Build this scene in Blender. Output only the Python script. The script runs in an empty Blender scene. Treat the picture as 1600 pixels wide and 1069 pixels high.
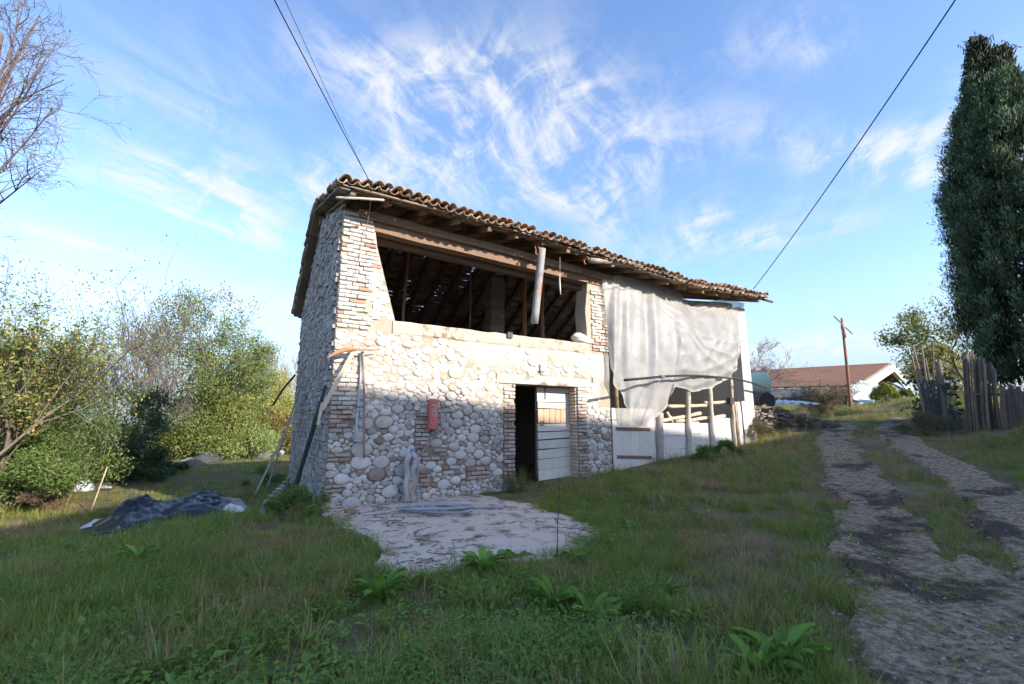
import bpy, bmesh, math, random
import numpy as np
from mathutils import Matrix, Vector, Euler
R = math.radians
rng = np.random.default_rng(7)
rd = random.Random(11)
sc = bpy.context.scene
COL = sc.collection

# ------------------------------------------------------------------ camera
F_PX, PITCH, EYE = 711.0, R(10.0), 1.6
cam_d = bpy.data.cameras.new('camera'); cam = bpy.data.objects.new('camera', cam_d); COL.objects.link(cam)
cam_d.sensor_width = 36; cam_d.lens = F_PX / 1600 * 36; cam_d.clip_end = 9000; cam_d.clip_start = .05
cam.location = (0, 0, EYE); cam.rotation_euler = (R(90) + PITCH, 0, 0); sc.camera = cam
# ------------------------------------------------------------------ light
SUN_EL, SUN_AZ = R(26), R(-34)            # azimuth measured from +X
SKY_STRENGTH, SUN_STRENGTH, EXPOSURE = .15, 3.0, 1.48
sc.cycles.use_denoising = True; sc.cycles.use_adaptive_sampling = True; sc.cycles.adaptive_threshold = .03; sc.cycles.max_bounces = 6; sc.cycles.diffuse_bounces = 2; sc.cycles.glossy_bounces = 2; sc.cycles.transmission_bounces = 4; sc.cycles.transparent_max_bounces = 12; sc.cycles.caustics_reflective = False; sc.cycles.caustics_refractive = False
sc.view_settings.view_transform = 'Standard'; sc.view_settings.look = 'None'
sc.view_settings.gamma = 1; sc.view_settings.use_curve_mapping = False; sc.view_settings.exposure = EXPOSURE
sun_d = bpy.data.lights.new('sun', 'SUN'); sun_d.energy = SUN_STRENGTH; sun_d.angle = R(.53); sun_d.color = (1, .91, .79)
sun = bpy.data.objects.new('sun', sun_d); COL.objects.link(sun)
sdir = Vector((math.cos(SUN_AZ) * math.cos(SUN_EL), math.sin(SUN_AZ) * math.cos(SUN_EL), math.sin(SUN_EL)))
sun.rotation_euler = sdir.to_track_quat('Z', 'Y').to_euler(); sun.location = sdir * 60

def pray(px, py):
    x, y = (px - 800) / F_PX, -(py - 534.5) / F_PX
    c, s = math.cos(PITCH), math.sin(PITCH)
    d = np.array([x, c - y * s, s + y * c]); return d / np.linalg.norm(d)
CAMO = np.array([0, 0, EYE])
def at_y(px, py, Y):
    d = pray(px, py); return CAMO + d * (Y / d[1])

w = bpy.data.worlds.new('World'); sc.world = w; w.use_nodes = True; w.cycles.sampling_method = 'MANUAL'; w.cycles.sample_map_resolution = 256
class NT:
    def __init__(s, nt): s.nt = nt; s.n = nt.nodes; s.l = nt.links
    def add(s, t, **k):
        n = s.n.new(t)
        for a, b in k.items(): setattr(n, a, b)
        return n
    def put(s, sock, v):
        if isinstance(v, (int, float, tuple, list)): sock.default_value = v
        else: s.l.new(v, sock)
    def math(s, op, a, b=0., c=None, clamp=False):
        n = s.add('ShaderNodeMath', operation=op); n.use_clamp = clamp
        s.put(n.inputs[0], a); s.put(n.inputs[1], b)
        if c is not None: s.put(n.inputs[2], c)
        return n.outputs[0]
    def vmath(s, op, a, b=(0, 0, 0)):
        n = s.add('ShaderNodeVectorMath', operation=op); s.put(n.inputs[0], a); s.put(n.inputs[1], b)
        return n.outputs['Value'] if op == 'DOT_PRODUCT' else n.outputs[0]
    def noise(s, vec, scale, detail=4, rough=.6, dist=0.):
        n = s.add('ShaderNodeTexNoise'); s.put(n.inputs['Vector'], vec); n.inputs['Scale'].default_value = scale
        n.inputs['Detail'].default_value = detail; n.inputs['Roughness'].default_value = rough; n.inputs['Distortion'].default_value = dist
        return n.outputs[0]
    def ramp(s, v, lo, hi, a=0., b=1.):
        n = s.add('ShaderNodeMapRange'); n.interpolation_type = 'SMOOTHSTEP'
        s.put(n.inputs[0], v); n.inputs[1].default_value = lo; n.inputs[2].default_value = hi; n.inputs[3].default_value = a; n.inputs[4].default_value = b
        return n.outputs[0]
    def mix(s, f, a, b, blend='MIX'):
        n = s.add('ShaderNodeMix', data_type='RGBA', blend_type=blend)
        s.put(n.inputs[0], f); s.put(n.inputs[6], a); s.put(n.inputs[7], b); return n.outputs[2]
    def rot2(s, vec, ang, sx, sy):
        n = s.add('ShaderNodeMapping'); n.vector_type = 'POINT'
        s.put(n.inputs['Vector'], vec); n.inputs['Rotation'].default_value = (0, 0, ang); n.inputs['Scale'].default_value = (sx, sy, 1); return n.outputs[0]

def build_sky():
    T = NT(w.node_tree); bg = T.n['Background']
    sky = T.add('ShaderNodeTexSky', sky_type='NISHITA'); sky.sun_disc = False
    sky.sun_elevation = SUN_EL; sky.sun_rotation = math.pi / 2 - SUN_AZ; sky.air_density = 1.0; sky.dust_density = .6; sky.ozone_density = 1.6
    d = T.add('ShaderNodeTexCoord').outputs['Generated']
    sep = T.add('ShaderNodeSeparateXYZ'); T.put(sep.inputs[0], d)
    z = T.math('ADD', T.math('MAXIMUM', sep.outputs[2], 0.), .12)
    cb = T.add('ShaderNodeCombineXYZ'); T.put(cb.inputs[0], T.math('DIVIDE', sep.outputs[0], z)); T.put(cb.inputs[1], T.math('DIVIDE', sep.outputs[1], z))
    p = cb.outputs[0]                     # a flat layer of high cloud over the place
    warp = T.add('ShaderNodeTexNoise'); T.put(warp.inputs['Vector'], p); warp.inputs['Scale'].default_value = 1.3; warp.inputs['Detail'].default_value = 3
    pw = T.vmath('ADD', p, T.vmath('SCALE', T.vmath('SUBTRACT', warp.outputs[1], (.5, .5, .5))))
    pw.node.inputs[1].links[0].from_node.inputs['Scale'].default_value = .4
    def layer(px, py):
        q = pray(px, py); zz = max(q[2], 0) + .12; return np.array([q[0] / zz, q[1] / zz])
    # each cirrus: centre, end of its long axis, half width (all as seen from the yard), strength
    clouds = [((700, 110), (690, 60), 70, 1.0), ((770, 220), (640, 170), 75, 1.25), ((720, 170), (800, 250), 60, .8), ((840, 210), (1010, 160), 45, .6),
              ((930, 300), (960, 400), 40, .9), ((930, 270), (1080, 225), 26, .8), ((640, 250), (560, 270), 50, .6), ((520, 290), (460, 320), 34, 1.0), ((320, 320), (160, 255), 28, 1.2), ((300, 270), (345, 300), 40, .6), ((370, 350), (420, 395), 22, .7),
              ((250, 465), (30, 425), 14, 1.0), ((420, 475), (600, 490), 12, .9), ((130, 385), (-40, 330), 16, .7), ((220, 150), (360, 100), 80, .35), ((520, 90), (470, 20), 60, .4),
              ((1340, 255), (1190, 215), 24, .8), ((1390, 225), (1480, 200), 22, 1.0), ((1310, 285), (1380, 240), 22, .6), ((1100, 350), (1110, 310), 26, .5), ((1060, 390), (1085, 350), 24, .5), ((1190, 385), (1140, 405), 22, .7), ((1210, 60), (1180, 120), 46, .3), ((1270, 70), (1320, 20), 20, .3),
              ((1290, 545), (1430, 530), 13, .9), ((1560, 80), (1620, 40), 30, .3), ((1450, 285), (1480, 278), 10, .7), ((1320, 350), (1380, 330), 24, .3), ((1215, 545), (1160, 560), 16, .5)]
    tot = None
    for (a, b, hw, st) in clouds:
        ca = layer(*a); ax = layer(*b) - ca; L = np.linalg.norm(ax) + 1e-6; ang = math.atan2(ax[1], ax[0])
        n = np.array([a[0] - (b[1] - a[1]) / max(1, math.hypot(b[0] - a[0], b[1] - a[1])) * hw, a[1] + (b[0] - a[0]) / max(1, math.hypot(b[0] - a[0], b[1] - a[1])) * hw])
        wv = layer(*n) - ca; W = abs(-ax[1] / L * wv[0] + ax[0] / L * wv[1]) + .03
        mp = T.add('ShaderNodeMapping'); mp.vector_type = 'TEXTURE'; T.put(mp.inputs['Vector'], pw)
        mp.inputs['Location'].default_value = (float(ca[0]), float(ca[1]), 0); mp.inputs['Rotation'].default_value = (0, 0, ang); mp.inputs['Scale'].default_value = (float(L * 2.2), float(W * 2.3), 1)
        gr = T.add('ShaderNodeTexGradient', gradient_type='QUADRATIC_SPHERE'); T.put(gr.inputs[0], mp.outputs[0])
        g = T.math('MULTIPLY', gr.outputs['Fac'], st * 1.7)
        tot = g if tot is None else T.math('ADD', tot, g)
    def turned(v, a, sx, sy):
        r_ = T.add('ShaderNodeVectorRotate', rotation_type='Z_AXIS'); T.put(r_.inputs['Vector'], v); r_.inputs['Angle'].default_value = a; return T.rot2(r_.outputs[0], 0, sx, sy)
    w1 = T.noise(turned(pw, .45, 3.6, .9), 2.3, 10, .66, .35)
    w2 = T.noise(turned(pw, -.5, 1.9, 1.0), 3.6, 10, .68, .8)
    wis = T.math('MULTIPLY', T.math('ADD', T.math('MULTIPLY', w1, .6), T.math('MULTIPLY', w2, .5)), 1.)
    wis = T.ramp(wis, .45, .68)
    veil = T.ramp(T.noise(turned(p, .6, 2.4, .8), 1.1, 5, .6, .3), .50, .9, 0, .15)
    tot = T.math('MINIMUM', tot, 1.)
    m = T.math('ADD', T.math('MULTIPLY', tot, T.math('ADD', T.math('MULTIPLY', wis, 1.0), .05)), veil, clamp=True)
    m = T.math('MULTIPLY', m, T.ramp(sep.outputs[2], -.01, .06))
    m = T.math('MULTIPLY', m, .85)
    hs = T.add('ShaderNodeHueSaturation'); hs.inputs['Saturation'].default_value = 1.12; hs.inputs['Hue'].default_value = .506; hs.inputs['Value'].default_value = .92; T.put(hs.inputs['Color'], sky.outputs[0])
    low = T.ramp(sep.outputs[2], .0, .32, .97, 0.)
    skyc = T.mix(low, hs.outputs[0], (1.32, 1.56, 1.90, 1))
    colr = T.mix(m, skyc, (2.4, 2.42, 2.45, 1))
    T.put(bg.inputs[0], colr); bg.inputs[1].default_value = SKY_STRENGTH
build_sky()

# ------------------------------------------------------------------ frames and terrain
CORNER = np.array([-3.495, 8.836, 0.0]); FA = R(31.0)
Dv = np.array([math.cos(FA), math.sin(FA), 0]); Nv = np.array([math.sin(FA), -math.cos(FA), 0])
BM = Matrix.Translation(Vector(CORNER)) @ Matrix.Rotation(FA, 4, 'Z')
def B2W(p): p = np.asarray(p, float); return CORNER + p[..., 0:1] * Dv - p[..., 1:2] * Nv + p[..., 2:3] * np.array([0, 0, 1.])
def fpx(px, py, d=0.):                     # where a sight line meets the facade plane: (along, height)
    q = pray(px, py); P0 = CORNER - Nv * d; t = ((P0 - CAMO) @ Nv) / (q @ Nv); p = CAMO + q * t
    return float((p - CORNER) @ Dv), float(p[2])
def sst(x, a, b): t = np.clip((x - a) / (b - a), 0, 1); return t * t * (3 - 2 * t)
_ph = rng.uniform(0, 6.28, (40, 3))
def fbm(x, y, s=1., oct=4, seed=0):
    v = 0.; a = 1.; n = 0
    for o in range(oct):
        for k in range(3):
            i = (seed * 7 + o * 3 + k) % 40; an = _ph[i, 0]
            v = v + a * np.sin((x * math.cos(an) + y * math.sin(an)) * s * (1 + .3 * k) + _ph[i, 1] + 1.3 * np.sin((x * math.sin(an) - y * math.cos(an)) * s * .7 + _ph[i, 2]))
        n += a * 3; a *= .5; s *= 2.03
    return v / n
def zt(x, y):
    x = np.asarray(x, float); y = np.asarray(y, float)
    u = (x - CORNER[0]) * Dv[0] + (y - CORNER[1]) * Dv[1]
    z = .1 * np.log1p(np.exp(np.clip((u - 4.2) / 1.2, -30, 30))) * 1.2
    z = 2.75 - .25 * np.log1p(np.exp(np.clip((2.75 - z) / .25, -40, 40)))
    z = z - .35 * sst(-x, 4, 9)
    r = np.hypot(x, y)
    z = z - 20 * sst(r, 30, 260) * sst(-x + .1 * y, 4, 30)
    z = z - 10 * sst(r, 80, 500) * (1 - sst(-x, 0, 20))
    b = fbm(x, y, .9, 4, 1) * .07 + fbm(x, y, 4.5, 2, 3) * .018
    padm = np.exp(-(((x + .6) / 2.9) ** 2 + ((y - 7.2) / 2.6) ** 2) ** 2)
    z = z + b * (1 - padm) - .03 * padm
    # bank along the fence
    z = z + .35 * sst(x - .62 * y, 4.2, 7.0) * sst(y, 4, 9)
    return z
def gpix(px, py, dz=0.):                   # where a sight line meets the ground
    q = pray(px, py); t = 1.0
    for i in range(6000):
        p = CAMO + q * t
        if p[2] <= zt(p[0], p[1]) + dz: break
        t += .02 + t * .002
        if t > 400: break
    return p

# ------------------------------------------------------------------ mesh helpers
class MB:
    def __init__(s): s.v = []; s.f = []; s.t = []; s.n = 0
    def add(s, v, f, tint=(1, 1, 1)):
        v = np.asarray(v, float).reshape(-1, 3); s.v.append(v)
        for q in f: s.f.append(tuple(i + s.n for i in q)); s.t.append(tint)
        s.n += len(v); return s
    def box(s, c, size, rot=None, tint=(1, 1, 1), jit=0., taper=None):
        h = np.asarray(size, float) / 2
        v = np.array([[x, y, z] for z in (-1, 1) for y in (-1, 1) for x in (-1, 1)], float) * h
        if taper: v[4:, :2] *= taper
        if jit: v += rng.uniform(-jit, jit, v.shape)
        if rot is not None: v = v @ np.array(Euler(rot).to_matrix()).T
        return s.add(v + np.asarray(c, float), [(0, 2, 3, 1), (4, 5, 7, 6), (0, 1, 5, 4), (2, 6, 7, 3), (0, 4, 6, 2), (1, 3, 7, 5)], tint)
    def beam(s, a, b, wdt, hgt, up=(0, 0, 1), tint=(1, 1, 1), jit=0., seg=1, sag=0.):
        a = np.asarray(a, float); b = np.asarray(b, float); d = b - a; d = d / np.linalg.norm(d)
        x = np.cross(d, up); x /= np.linalg.norm(x); y = np.cross(x, d); v = []; f = []
        for i in range(seg + 1):
            c = a + (b - a) * i / seg
            for (p, q) in ((-1, -1), (1, -1), (1, 1), (-1, 1)):
                v.append(c + x * (p * wdt / 2 + rng.uniform(-jit, jit)) + y * (q * hgt / 2 + rng.uniform(-jit, jit)))
        for i in range(seg):
            for k in range(4): f.append((i * 4 + k, i * 4 + (k + 1) % 4, i * 4 + 4 + (k + 1) % 4, i * 4 + 4 + k))
        f.append((3, 2, 1, 0)); n = seg * 4; f.append((n, n + 1, n + 2, n + 3))
        return s.add(v, f, tint)
    def tube(s, pts, rad, n=8, tint=(1, 1, 1), cap=True):
        P = np.asarray(pts, float); k = len(P)
        rad = np.full(k, rad) if np.isscalar(rad) else np.asarray(rad, float)
        T = np.gradient(P, axis=0); T /= np.linalg.norm(T, axis=1)[:, None] + 1e-9
        ref = np.array([0, 0, 1.]) if abs(T[0, 2]) < .9 else np.array([1., 0, 0])
        v = []; x = np.cross(T[0], ref); x /= np.linalg.norm(x)
        an = np.linspace(0, 2 * math.pi, n, endpoint=False)
        for i in range(k):
            x = x - T[i] * (x @ T[i]); x /= np.linalg.norm(x) + 1e-9; y = np.cross(T[i], x)
            v.append(P[i] + rad[i] * (np.cos(an)[:, None] * x + np.sin(an)[:, None] * y))
        f = [(i * n + j, i * n + (j + 1) % n, (i + 1) * n + (j + 1) % n, (i + 1) * n + j) for i in range(k - 1) for j in range(n)]
        if cap: f.append(tuple(range(n))[::-1]); f.append(tuple((k - 1) * n + j for j in range(n)))
        return s.add(np.concatenate(v), f, tint)
    def grid(s, fn, nu, nv, tint=(1, 1, 1)):
        v = [fn(i / nu, j / nv) for j in range(nv + 1) for i in range(nu + 1)]
        f = [(j * (nu + 1) + i, j * (nu + 1) + i + 1, (j + 1) * (nu + 1) + i + 1, (j + 1) * (nu + 1) + i) for j in range(nv) for i in range(nu)]
        return s.add(v, f, tint)
    def prism(s, poly, a, b, axis, tint=(1, 1, 1)):   # poly in two axes, extruded from a to b along axis
        n = len(poly); v = []
        for q in (a, b):
            for (x, y) in poly:
                p = [x, y]; p.insert(axis, q); v.append(p)
        f = [tuple(range(n)), tuple(range(2 * n - 1, n - 1, -1))] + [(i, i + n, (i + 1) % n + n, (i + 1) % n) for i in range(n)]
        return s.add(v, f, tint)
MATW = {}
def mesh_from(name, V, faces, tints, mat, smooth):
    me = bpy.data.meshes.new(name); me.from_pydata(V.tolist() if hasattr(V, 'tolist') else V, [], faces)
    at = me.attributes.new('tint', 'FLOAT_COLOR', 'FACE')
    t = np.ones((len(faces), 4), np.float32); t[:, :3] = np.asarray(tints, np.float32).reshape(-1, 3)
    at.data.foreach_set('color', t.ravel())
    if smooth: me.polygons.foreach_set('use_smooth', [True] * len(me.polygons))
    me.materials.append(mat); return me
def fast_mesh(name, V, quads, tints, mat, smooth=False):
    V = np.asarray(V, np.float32); Q = np.asarray(quads, np.int32); me = bpy.data.meshes.new(name); k = Q.shape[1]
    me.vertices.add(len(V)); me.vertices.foreach_set('co', V.ravel())
    me.loops.add(Q.size); me.loops.foreach_set('vertex_index', Q.ravel()); me.polygons.add(len(Q))
    me.polygons.foreach_set('loop_start', np.arange(0, Q.size, k, dtype=np.int32))
    me.update(calc_edges=True)
    at = me.attributes.new('tint', 'FLOAT_COLOR', 'FACE'); t = np.ones((len(Q), 4), np.float32); t[:, :3] = tints; at.data.foreach_set('color', t.ravel())
    if smooth: me.polygons.foreach_set('use_smooth', [True] * len(me.polygons))
    me.materials.append(mat); return me
def tag(o, label=None, cat=None, group=None, kind=None):
    if label: o['label'] = label
    if cat: o['category'] = cat
    if group: o['group'] = group
    if kind: o['kind'] = kind
    return o
def thing(name, label, cat, loc, group=None, mat=None, rotz=0.):
    o = bpy.data.objects.new(name, None); COL.objects.link(o); o.empty_display_size = .1
    M = mat if mat is not None else Matrix.Translation(Vector(loc)) @ Matrix.Rotation(rotz, 4, 'Z')
    o.matrix_world = M; MATW[o.name] = M.copy(); return tag(o, label, cat, group)
def link(name, mb, mat, parent=None, frame='W', smooth=False, label=None, cat=None, group=None, kind=None, local=False):
    V = np.concatenate(mb.v) if isinstance(mb.v, list) else mb.v
    if frame == 'B' and not local: V = B2W(V)
    loc = None
    if parent is not None:
        if not local:
            Mi = np.array(MATW[parent.name].inverted()); V = V @ Mi[:3, :3].T + Mi[:3, 3]
    else:
        loc = np.array([(V[:, 0].min() + V[:, 0].max()) / 2, (V[:, 1].min() + V[:, 1].max()) / 2, V[:, 2].min()]); V = V - loc
    o = bpy.data.objects.new(name, mesh_from(name, V, mb.f, mb.t, mat, smooth)); COL.objects.link(o)
    if parent is not None: o.parent = parent; MATW[o.name] = MATW[parent.name]
    else: o.location = loc; MATW[o.name] = Matrix.Translation(Vector(loc))
    return tag(o, label, cat, group, kind)
def inst(name, me, parent, loc, rot=(0, 0, 0), scale=(1, 1, 1), color=None):
    o = bpy.data.objects.new(name, me); COL.objects.link(o); o.parent = parent; o.location = loc; o.rotation_euler = rot; o.scale = scale
    if color is not None: o.color = (*color, 1)
    return o

# ------------------------------------------------------------------ materials
def mat(name, col=(1, 1, 1), rough=.85, var=.3, scale=6., bump=.25, bscale=40., spec=.25, trans=0., metal=0., stain=None, stain_scale=3., stain_lo=.5, stain_hi=.65, stretch=None, bdist=.01, bdetail=6, col2=None, c2lo=.4, c2hi=.6, c2scale=2.):
    m = bpy.data.materials.new(name); m.use_nodes = True; T = NT(m.node_tree); b = T.n['Principled BSDF']; out = T.n['Material Output']
    at = T.add('ShaderNodeAttribute', attribute_name='tint').outputs['Color']
    oc = T.add('ShaderNodeObjectInfo').outputs['Color']
    pos = T.add('ShaderNodeNewGeometry').outputs['Position']
    if stretch: pos = T.rot2(pos, 0, 1, 1); pos.node.inputs['Scale'].default_value = stretch
    base = T.mix(1., T.mix(1., at, oc, 'MULTIPLY'), (*col, 1), 'MULTIPLY')
    if col2: base = T.mix(T.ramp(T.noise(pos, c2scale, 5, .65), c2lo, c2hi), base, T.mix(1., at, (*col2, 1), 'MULTIPLY'))
    nz = T.noise(pos, scale, 6, .65)
    base = T.mix(1., base, T.math('MULTIPLY_ADD', nz, var * 2, 1 - var), 'MULTIPLY')
    if stain: base = T.mix(T.ramp(T.noise(pos, stain_scale, 7, .68, .3), stain_lo, stain_hi), base, (*stain, 1))
    T.put(b.inputs['Base Color'], base); b.inputs['Roughness'].default_value = rough; b.inputs['Specular IOR Level'].default_value = spec; b.inputs['Metallic'].default_value = metal
    if bump:
        bp = T.add('ShaderNodeBump'); bp.inputs['Strength'].default_value = bump; bp.inputs['Distance'].default_value = bdist
        T.put(bp.inputs['Height'], T.noise(pos, bscale, bdetail, .7)); T.put(b.inputs['Normal'], bp.outputs[0])
    if trans:
        tr = T.add('ShaderNodeBsdfTranslucent'); T.put(tr.inputs[0], base); mx = T.add('ShaderNodeMixShader'); mx.inputs[0].default_value = trans
        T.l.new(b.outputs[0], mx.inputs[1]); T.l.new(tr.outputs[0], mx.inputs[2]); T.l.new(mx.outputs[0], out.inputs[0])
    return m
M_STONE = mat('stone', rough=.9, var=.34, scale=11, bump=.6, bscale=38, bdist=.016, stain=(.24, .205, .17), stain_scale=6., stain_lo=.58, stain_hi=.78)
M_BRICK = mat('brick', rough=.92, var=.35, scale=18, bump=.5, bscale=70, bdist=.008)
M_MORTAR = mat('lime_mortar', rough=.95, var=.3, scale=5, bump=.9, bscale=26, bdist=.03, stain=(.40, .32, .24), stain_scale=2.2, stain_lo=.58, stain_hi=.82)
M_PLASTER = mat('old_plaster', rough=.93, var=.18, scale=4, bump=.6, bscale=18, bdist=.02, stain=(.40, .34, .27), stain_scale=1.7, stain_lo=.55, stain_hi=.8)
M_CONC = mat('concrete', rough=.92, var=.22, scale=3.5, bump=.4, bscale=60, bdist=.008, stain=(.20, .15, .105), stain_scale=3.0, stain_lo=.50, stain_hi=.66)
M_TILE = mat('clay_tile', rough=.9, var=.35, scale=9, bump=.4, bscale=45, bdist=.006, stain=(.10, .085, .065), stain_scale=5., stain_lo=.5, stain_hi=.68)
M_WOOD = mat('weathered_wood', rough=.85, var=.4, scale=7, bump=.5, bscale=30, bdist=.008, stretch=(1, 1, 1))
M_WOODL = mat('pale_boards', rough=.85, var=.22, scale=5, bump=.4, bscale=14, bdist=.006, stretch=(4, 4, 1), stain=(.36, .30, .25), stain_scale=2.2, stain_lo=.58, stain_hi=.8)
M_RUST = mat('rusty_zinc', rough=.65, var=.3, scale=10, bump=.3, bscale=50, spec=.4, stain=(.34, .15, .08), stain_scale=3.2, stain_lo=.50, stain_hi=.66)
M_IRON = mat('rusty_iron', rough=.8, var=.4, scale=12, bump=.4, bscale=60)
M_RED = mat('faded_red_paint', col=(.52, .14, .12), rough=.55, var=.2, scale=9, bump=.15, stain=(.42, .20, .17), stain_scale=7, stain_lo=.52, stain_hi=.72)
M_PAINT = mat('flat_paint', rough=.7, var=.15, scale=10, bump=.1)
M_HOSE = mat('grey_hose', rough=.6, var=.2, scale=9, bump=.1, spec=.35)
M_TARP = mat('black_film', rough=.30, var=.3, scale=3, bump=.35, bscale=7, bdist=.05, spec=.45, bdetail=3)
M_WHITEP = mat('white_film', rough=.5, var=.2, scale=4, bump=.5, bscale=10, bdist=.04)
M_LEAF = mat('leaves', rough=.55, var=.25, scale=3, bump=0, spec=.3, trans=.35)
M_CYP = mat('cypress_sprays', rough=.7, var=.3, scale=1.2, bump=0, spec=.2, trans=.12)
M_BARK = mat('bark', rough=.95, var=.4, scale=6, bump=.6, bscale=25, bdist=.02)
M_ROOFFAR = mat('far_roof', rough=.9, var=.2, scale=1.5, bump=.3, bscale=5, bdist=.04, stain=(.16, .085, .06), stain_scale=.7, stain_lo=.5, stain_hi=.8)
M_RENDER = mat('house_render', rough=.9, var=.1, scale=1, bump=.2)
def plastic_mat():
    m = bpy.data.materials.new('clear_sheeting'); m.use_nodes = True; T = NT(m.node_tree); b = T.n['Principled BSDF']; out = T.n['Material Output']
    pos = T.add('ShaderNodeNewGeometry').outputs['Position']
    b.inputs['Base Color'].default_value = (.80, .79, .77, 1); b.inputs['Roughness'].default_value = .38; b.inputs['Specular IOR Level'].default_value = .5
    n = T.noise(pos, 1.6, 5, .6)
    T.put(b.inputs['Base Color'], T.mix(T.ramp(n, .45, .75), (.84, .835, .825, 1), (.74, .72, .69, 1)))
    bp = T.add('ShaderNodeBump'); bp.inputs['Strength'].default_value = .5; bp.inputs['Distance'].default_value = .03
    T.put(bp.inputs['Height'], T.noise(T.rot2(pos, .5, 1.2, 1.2), 6, 5, .6, .8)); T.put(b.inputs['Normal'], bp.outputs[0])
    tr = T.add('ShaderNodeBsdfTranslucent'); tr.inputs[0].default_value = (.84, .82, .79, 1)
    tp = T.add('ShaderNodeBsdfTransparent'); tp.inputs[0].default_value = (.97, .96, .94, 1)
    m1 = T.add('ShaderNodeMixShader'); m1.inputs[0].default_value = .45; T.l.new(b.outputs[0], m1.inputs[1]); T.l.new(tr.outputs[0], m1.inputs[2])
    m2 = T.add('ShaderNodeMixShader'); T.put(m2.inputs[0], T.ramp(T.noise(pos, 2.3, 4, .6), .3, .75, .26, .46)); T.l.new(m1.outputs[0], m2.inputs[1]); T.l.new(tp.outputs[0], m2.inputs[2])
    T.l.new(m2.outputs[0], out.inputs[0]); return m
M_PLASTIC = plastic_mat()
def net_mat():
    m = bpy.data.materials.new('green_net'); m.use_nodes = True; T = NT(m.node_tree); b = T.n['Principled BSDF']; out = T.n['Material Output']
    b.inputs['Base Color'].default_value = (.02, .05, .045, 1); b.inputs['Roughness'].default_value = .8
    tp = T.add('ShaderNodeBsdfTransparent'); mx = T.add('ShaderNodeMixShader'); mx.inputs[0].default_value = .35
    T.l.new(b.outputs[0], mx.inputs[1]); T.l.new(tp.outputs[0], mx.inputs[2]); T.l.new(mx.outputs[0], out.inputs[0]); return m
M_NET = net_mat()
def ground_mat():
    m = bpy.data.materials.new('turf_soil'); m.use_nodes = True; T = NT(m.node_tree); b = T.n['Principled BSDF']
    pos = T.add('ShaderNodeNewGeometry').outputs['Position']
    n1 = T.noise(pos, .5, 6, .65); n2 = T.noise(pos, 3.1, 7, .7); n3 = T.noise(pos, 22, 5, .7)
    c = T.mix(T.ramp(n2, .38, .62), (.125, .09, .058, 1), (.135, .14, .05, 1))
    c = T.mix(T.ramp(n1, .5, .68), c, (.21, .155, .09, 1))
    c = T.mix(T.ramp(n3, .56, .75), c, (.16, .12, .075, 1))
    dist = T.add('ShaderNodeSeparateXYZ'); T.put(dist.inputs[0], pos)
    far = T.ramp(T.math('ADD', dist.outputs[1], T.math('ABSOLUTE', dist.outputs[0])), 45, 90)
    fc = T.mix(T.ramp(T.noise(pos, .012, 6, .7), .42, .6), (.06, .085, .035, 1), (.13, .12, .07, 1))
    c = T.mix(far, c, fc)
    T.put(b.inputs['Base Color'], c); b.inputs['Roughness'].default_value = .95; b.inputs['Specular IOR Level'].default_value = .15
    bp = T.add('ShaderNodeBump'); bp.inputs['Strength'].default_value = .8; bp.inputs['Distance'].default_value = .04; T.put(bp.inputs['Height'], T.noise(pos, 14, 8, .7)); T.put(b.inputs['Normal'], bp.outputs[0])
    return m
def track_mat():
    m = bpy.data.materials.new('track_gravel'); m.use_nodes = True; T = NT(m.node_tree); b = T.n['Principled BSDF']
    pos = T.add('ShaderNodeNewGeometry').outputs['Position']
    n1 = T.noise(pos, .9, 7, .7); n2 = T.noise(pos, 14, 8, .75); n3 = T.noise(pos, 60, 5, .7)
    c = T.mix(T.ramp(n2, .40, .60), (.13, .09, .058, 1), (.35, .26, .17, 1))
    c = T.mix(T.ramp(n1, .50, .60), c, (.055, .038, .026, 1))
    c = T.mix(T.ramp(n3, .57, .72), c, (.42, .335, .25, 1))
    T.put(b.inputs['Base Color'], c); b.inputs['Roughness'].default_value = .95; b.inputs['Specular IOR Level'].default_value = .2
    bp = T.add('ShaderNodeBump'); bp.inputs['Strength'].default_value = .3; bp.inputs['Distance'].default_value = .014
    T.put(bp.inputs['Height'], T.math('ADD', n2, T.math('MULTIPLY', n3, .5))); T.put(b.inputs['Normal'], bp.outputs[0]); return m
def grass_mat(name, cols, dry, dry_lo=.5, dry_hi=.68, trans=.3):
    m = bpy.data.materials.new(name); m.use_nodes = True; T = NT(m.node_tree); b = T.n['Principled BSDF']; out = T.n['Material Output']
    pos = T.add('ShaderNodeNewGeometry').outputs['Position']; oi = T.add('ShaderNodeObjectInfo').outputs['Random']
    at = T.add('ShaderNodeAttribute', attribute_name='tint').outputs['Color']
    c = T.mix(oi, (*cols[0], 1), (*cols[1], 1))
    pn = T.math('ADD', T.noise(pos, .55, 5, .65), T.math('MULTIPLY_ADD', oi, .16, -.08))
    c = T.mix(T.ramp(pn, dry_lo, dry_hi), c, (*dry, 1)); c = T.mix(1., c, at, 'MULTIPLY')
    T.put(b.inputs['Base Color'], c); b.inputs['Roughness'].default_value = .6; b.inputs['Specular IOR Level'].default_value = .25
    tr = T.add('ShaderNodeBsdfTranslucent'); T.put(tr.inputs[0], c); mx = T.add('ShaderNodeMixShader'); mx.inputs[0].default_value = trans
    T.l.new(b.outputs[0], mx.inputs[1]); T.l.new(tr.outputs[0], mx.inputs[2]); T.l.new(mx.outputs[0], out.inputs[0]); return m
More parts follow.
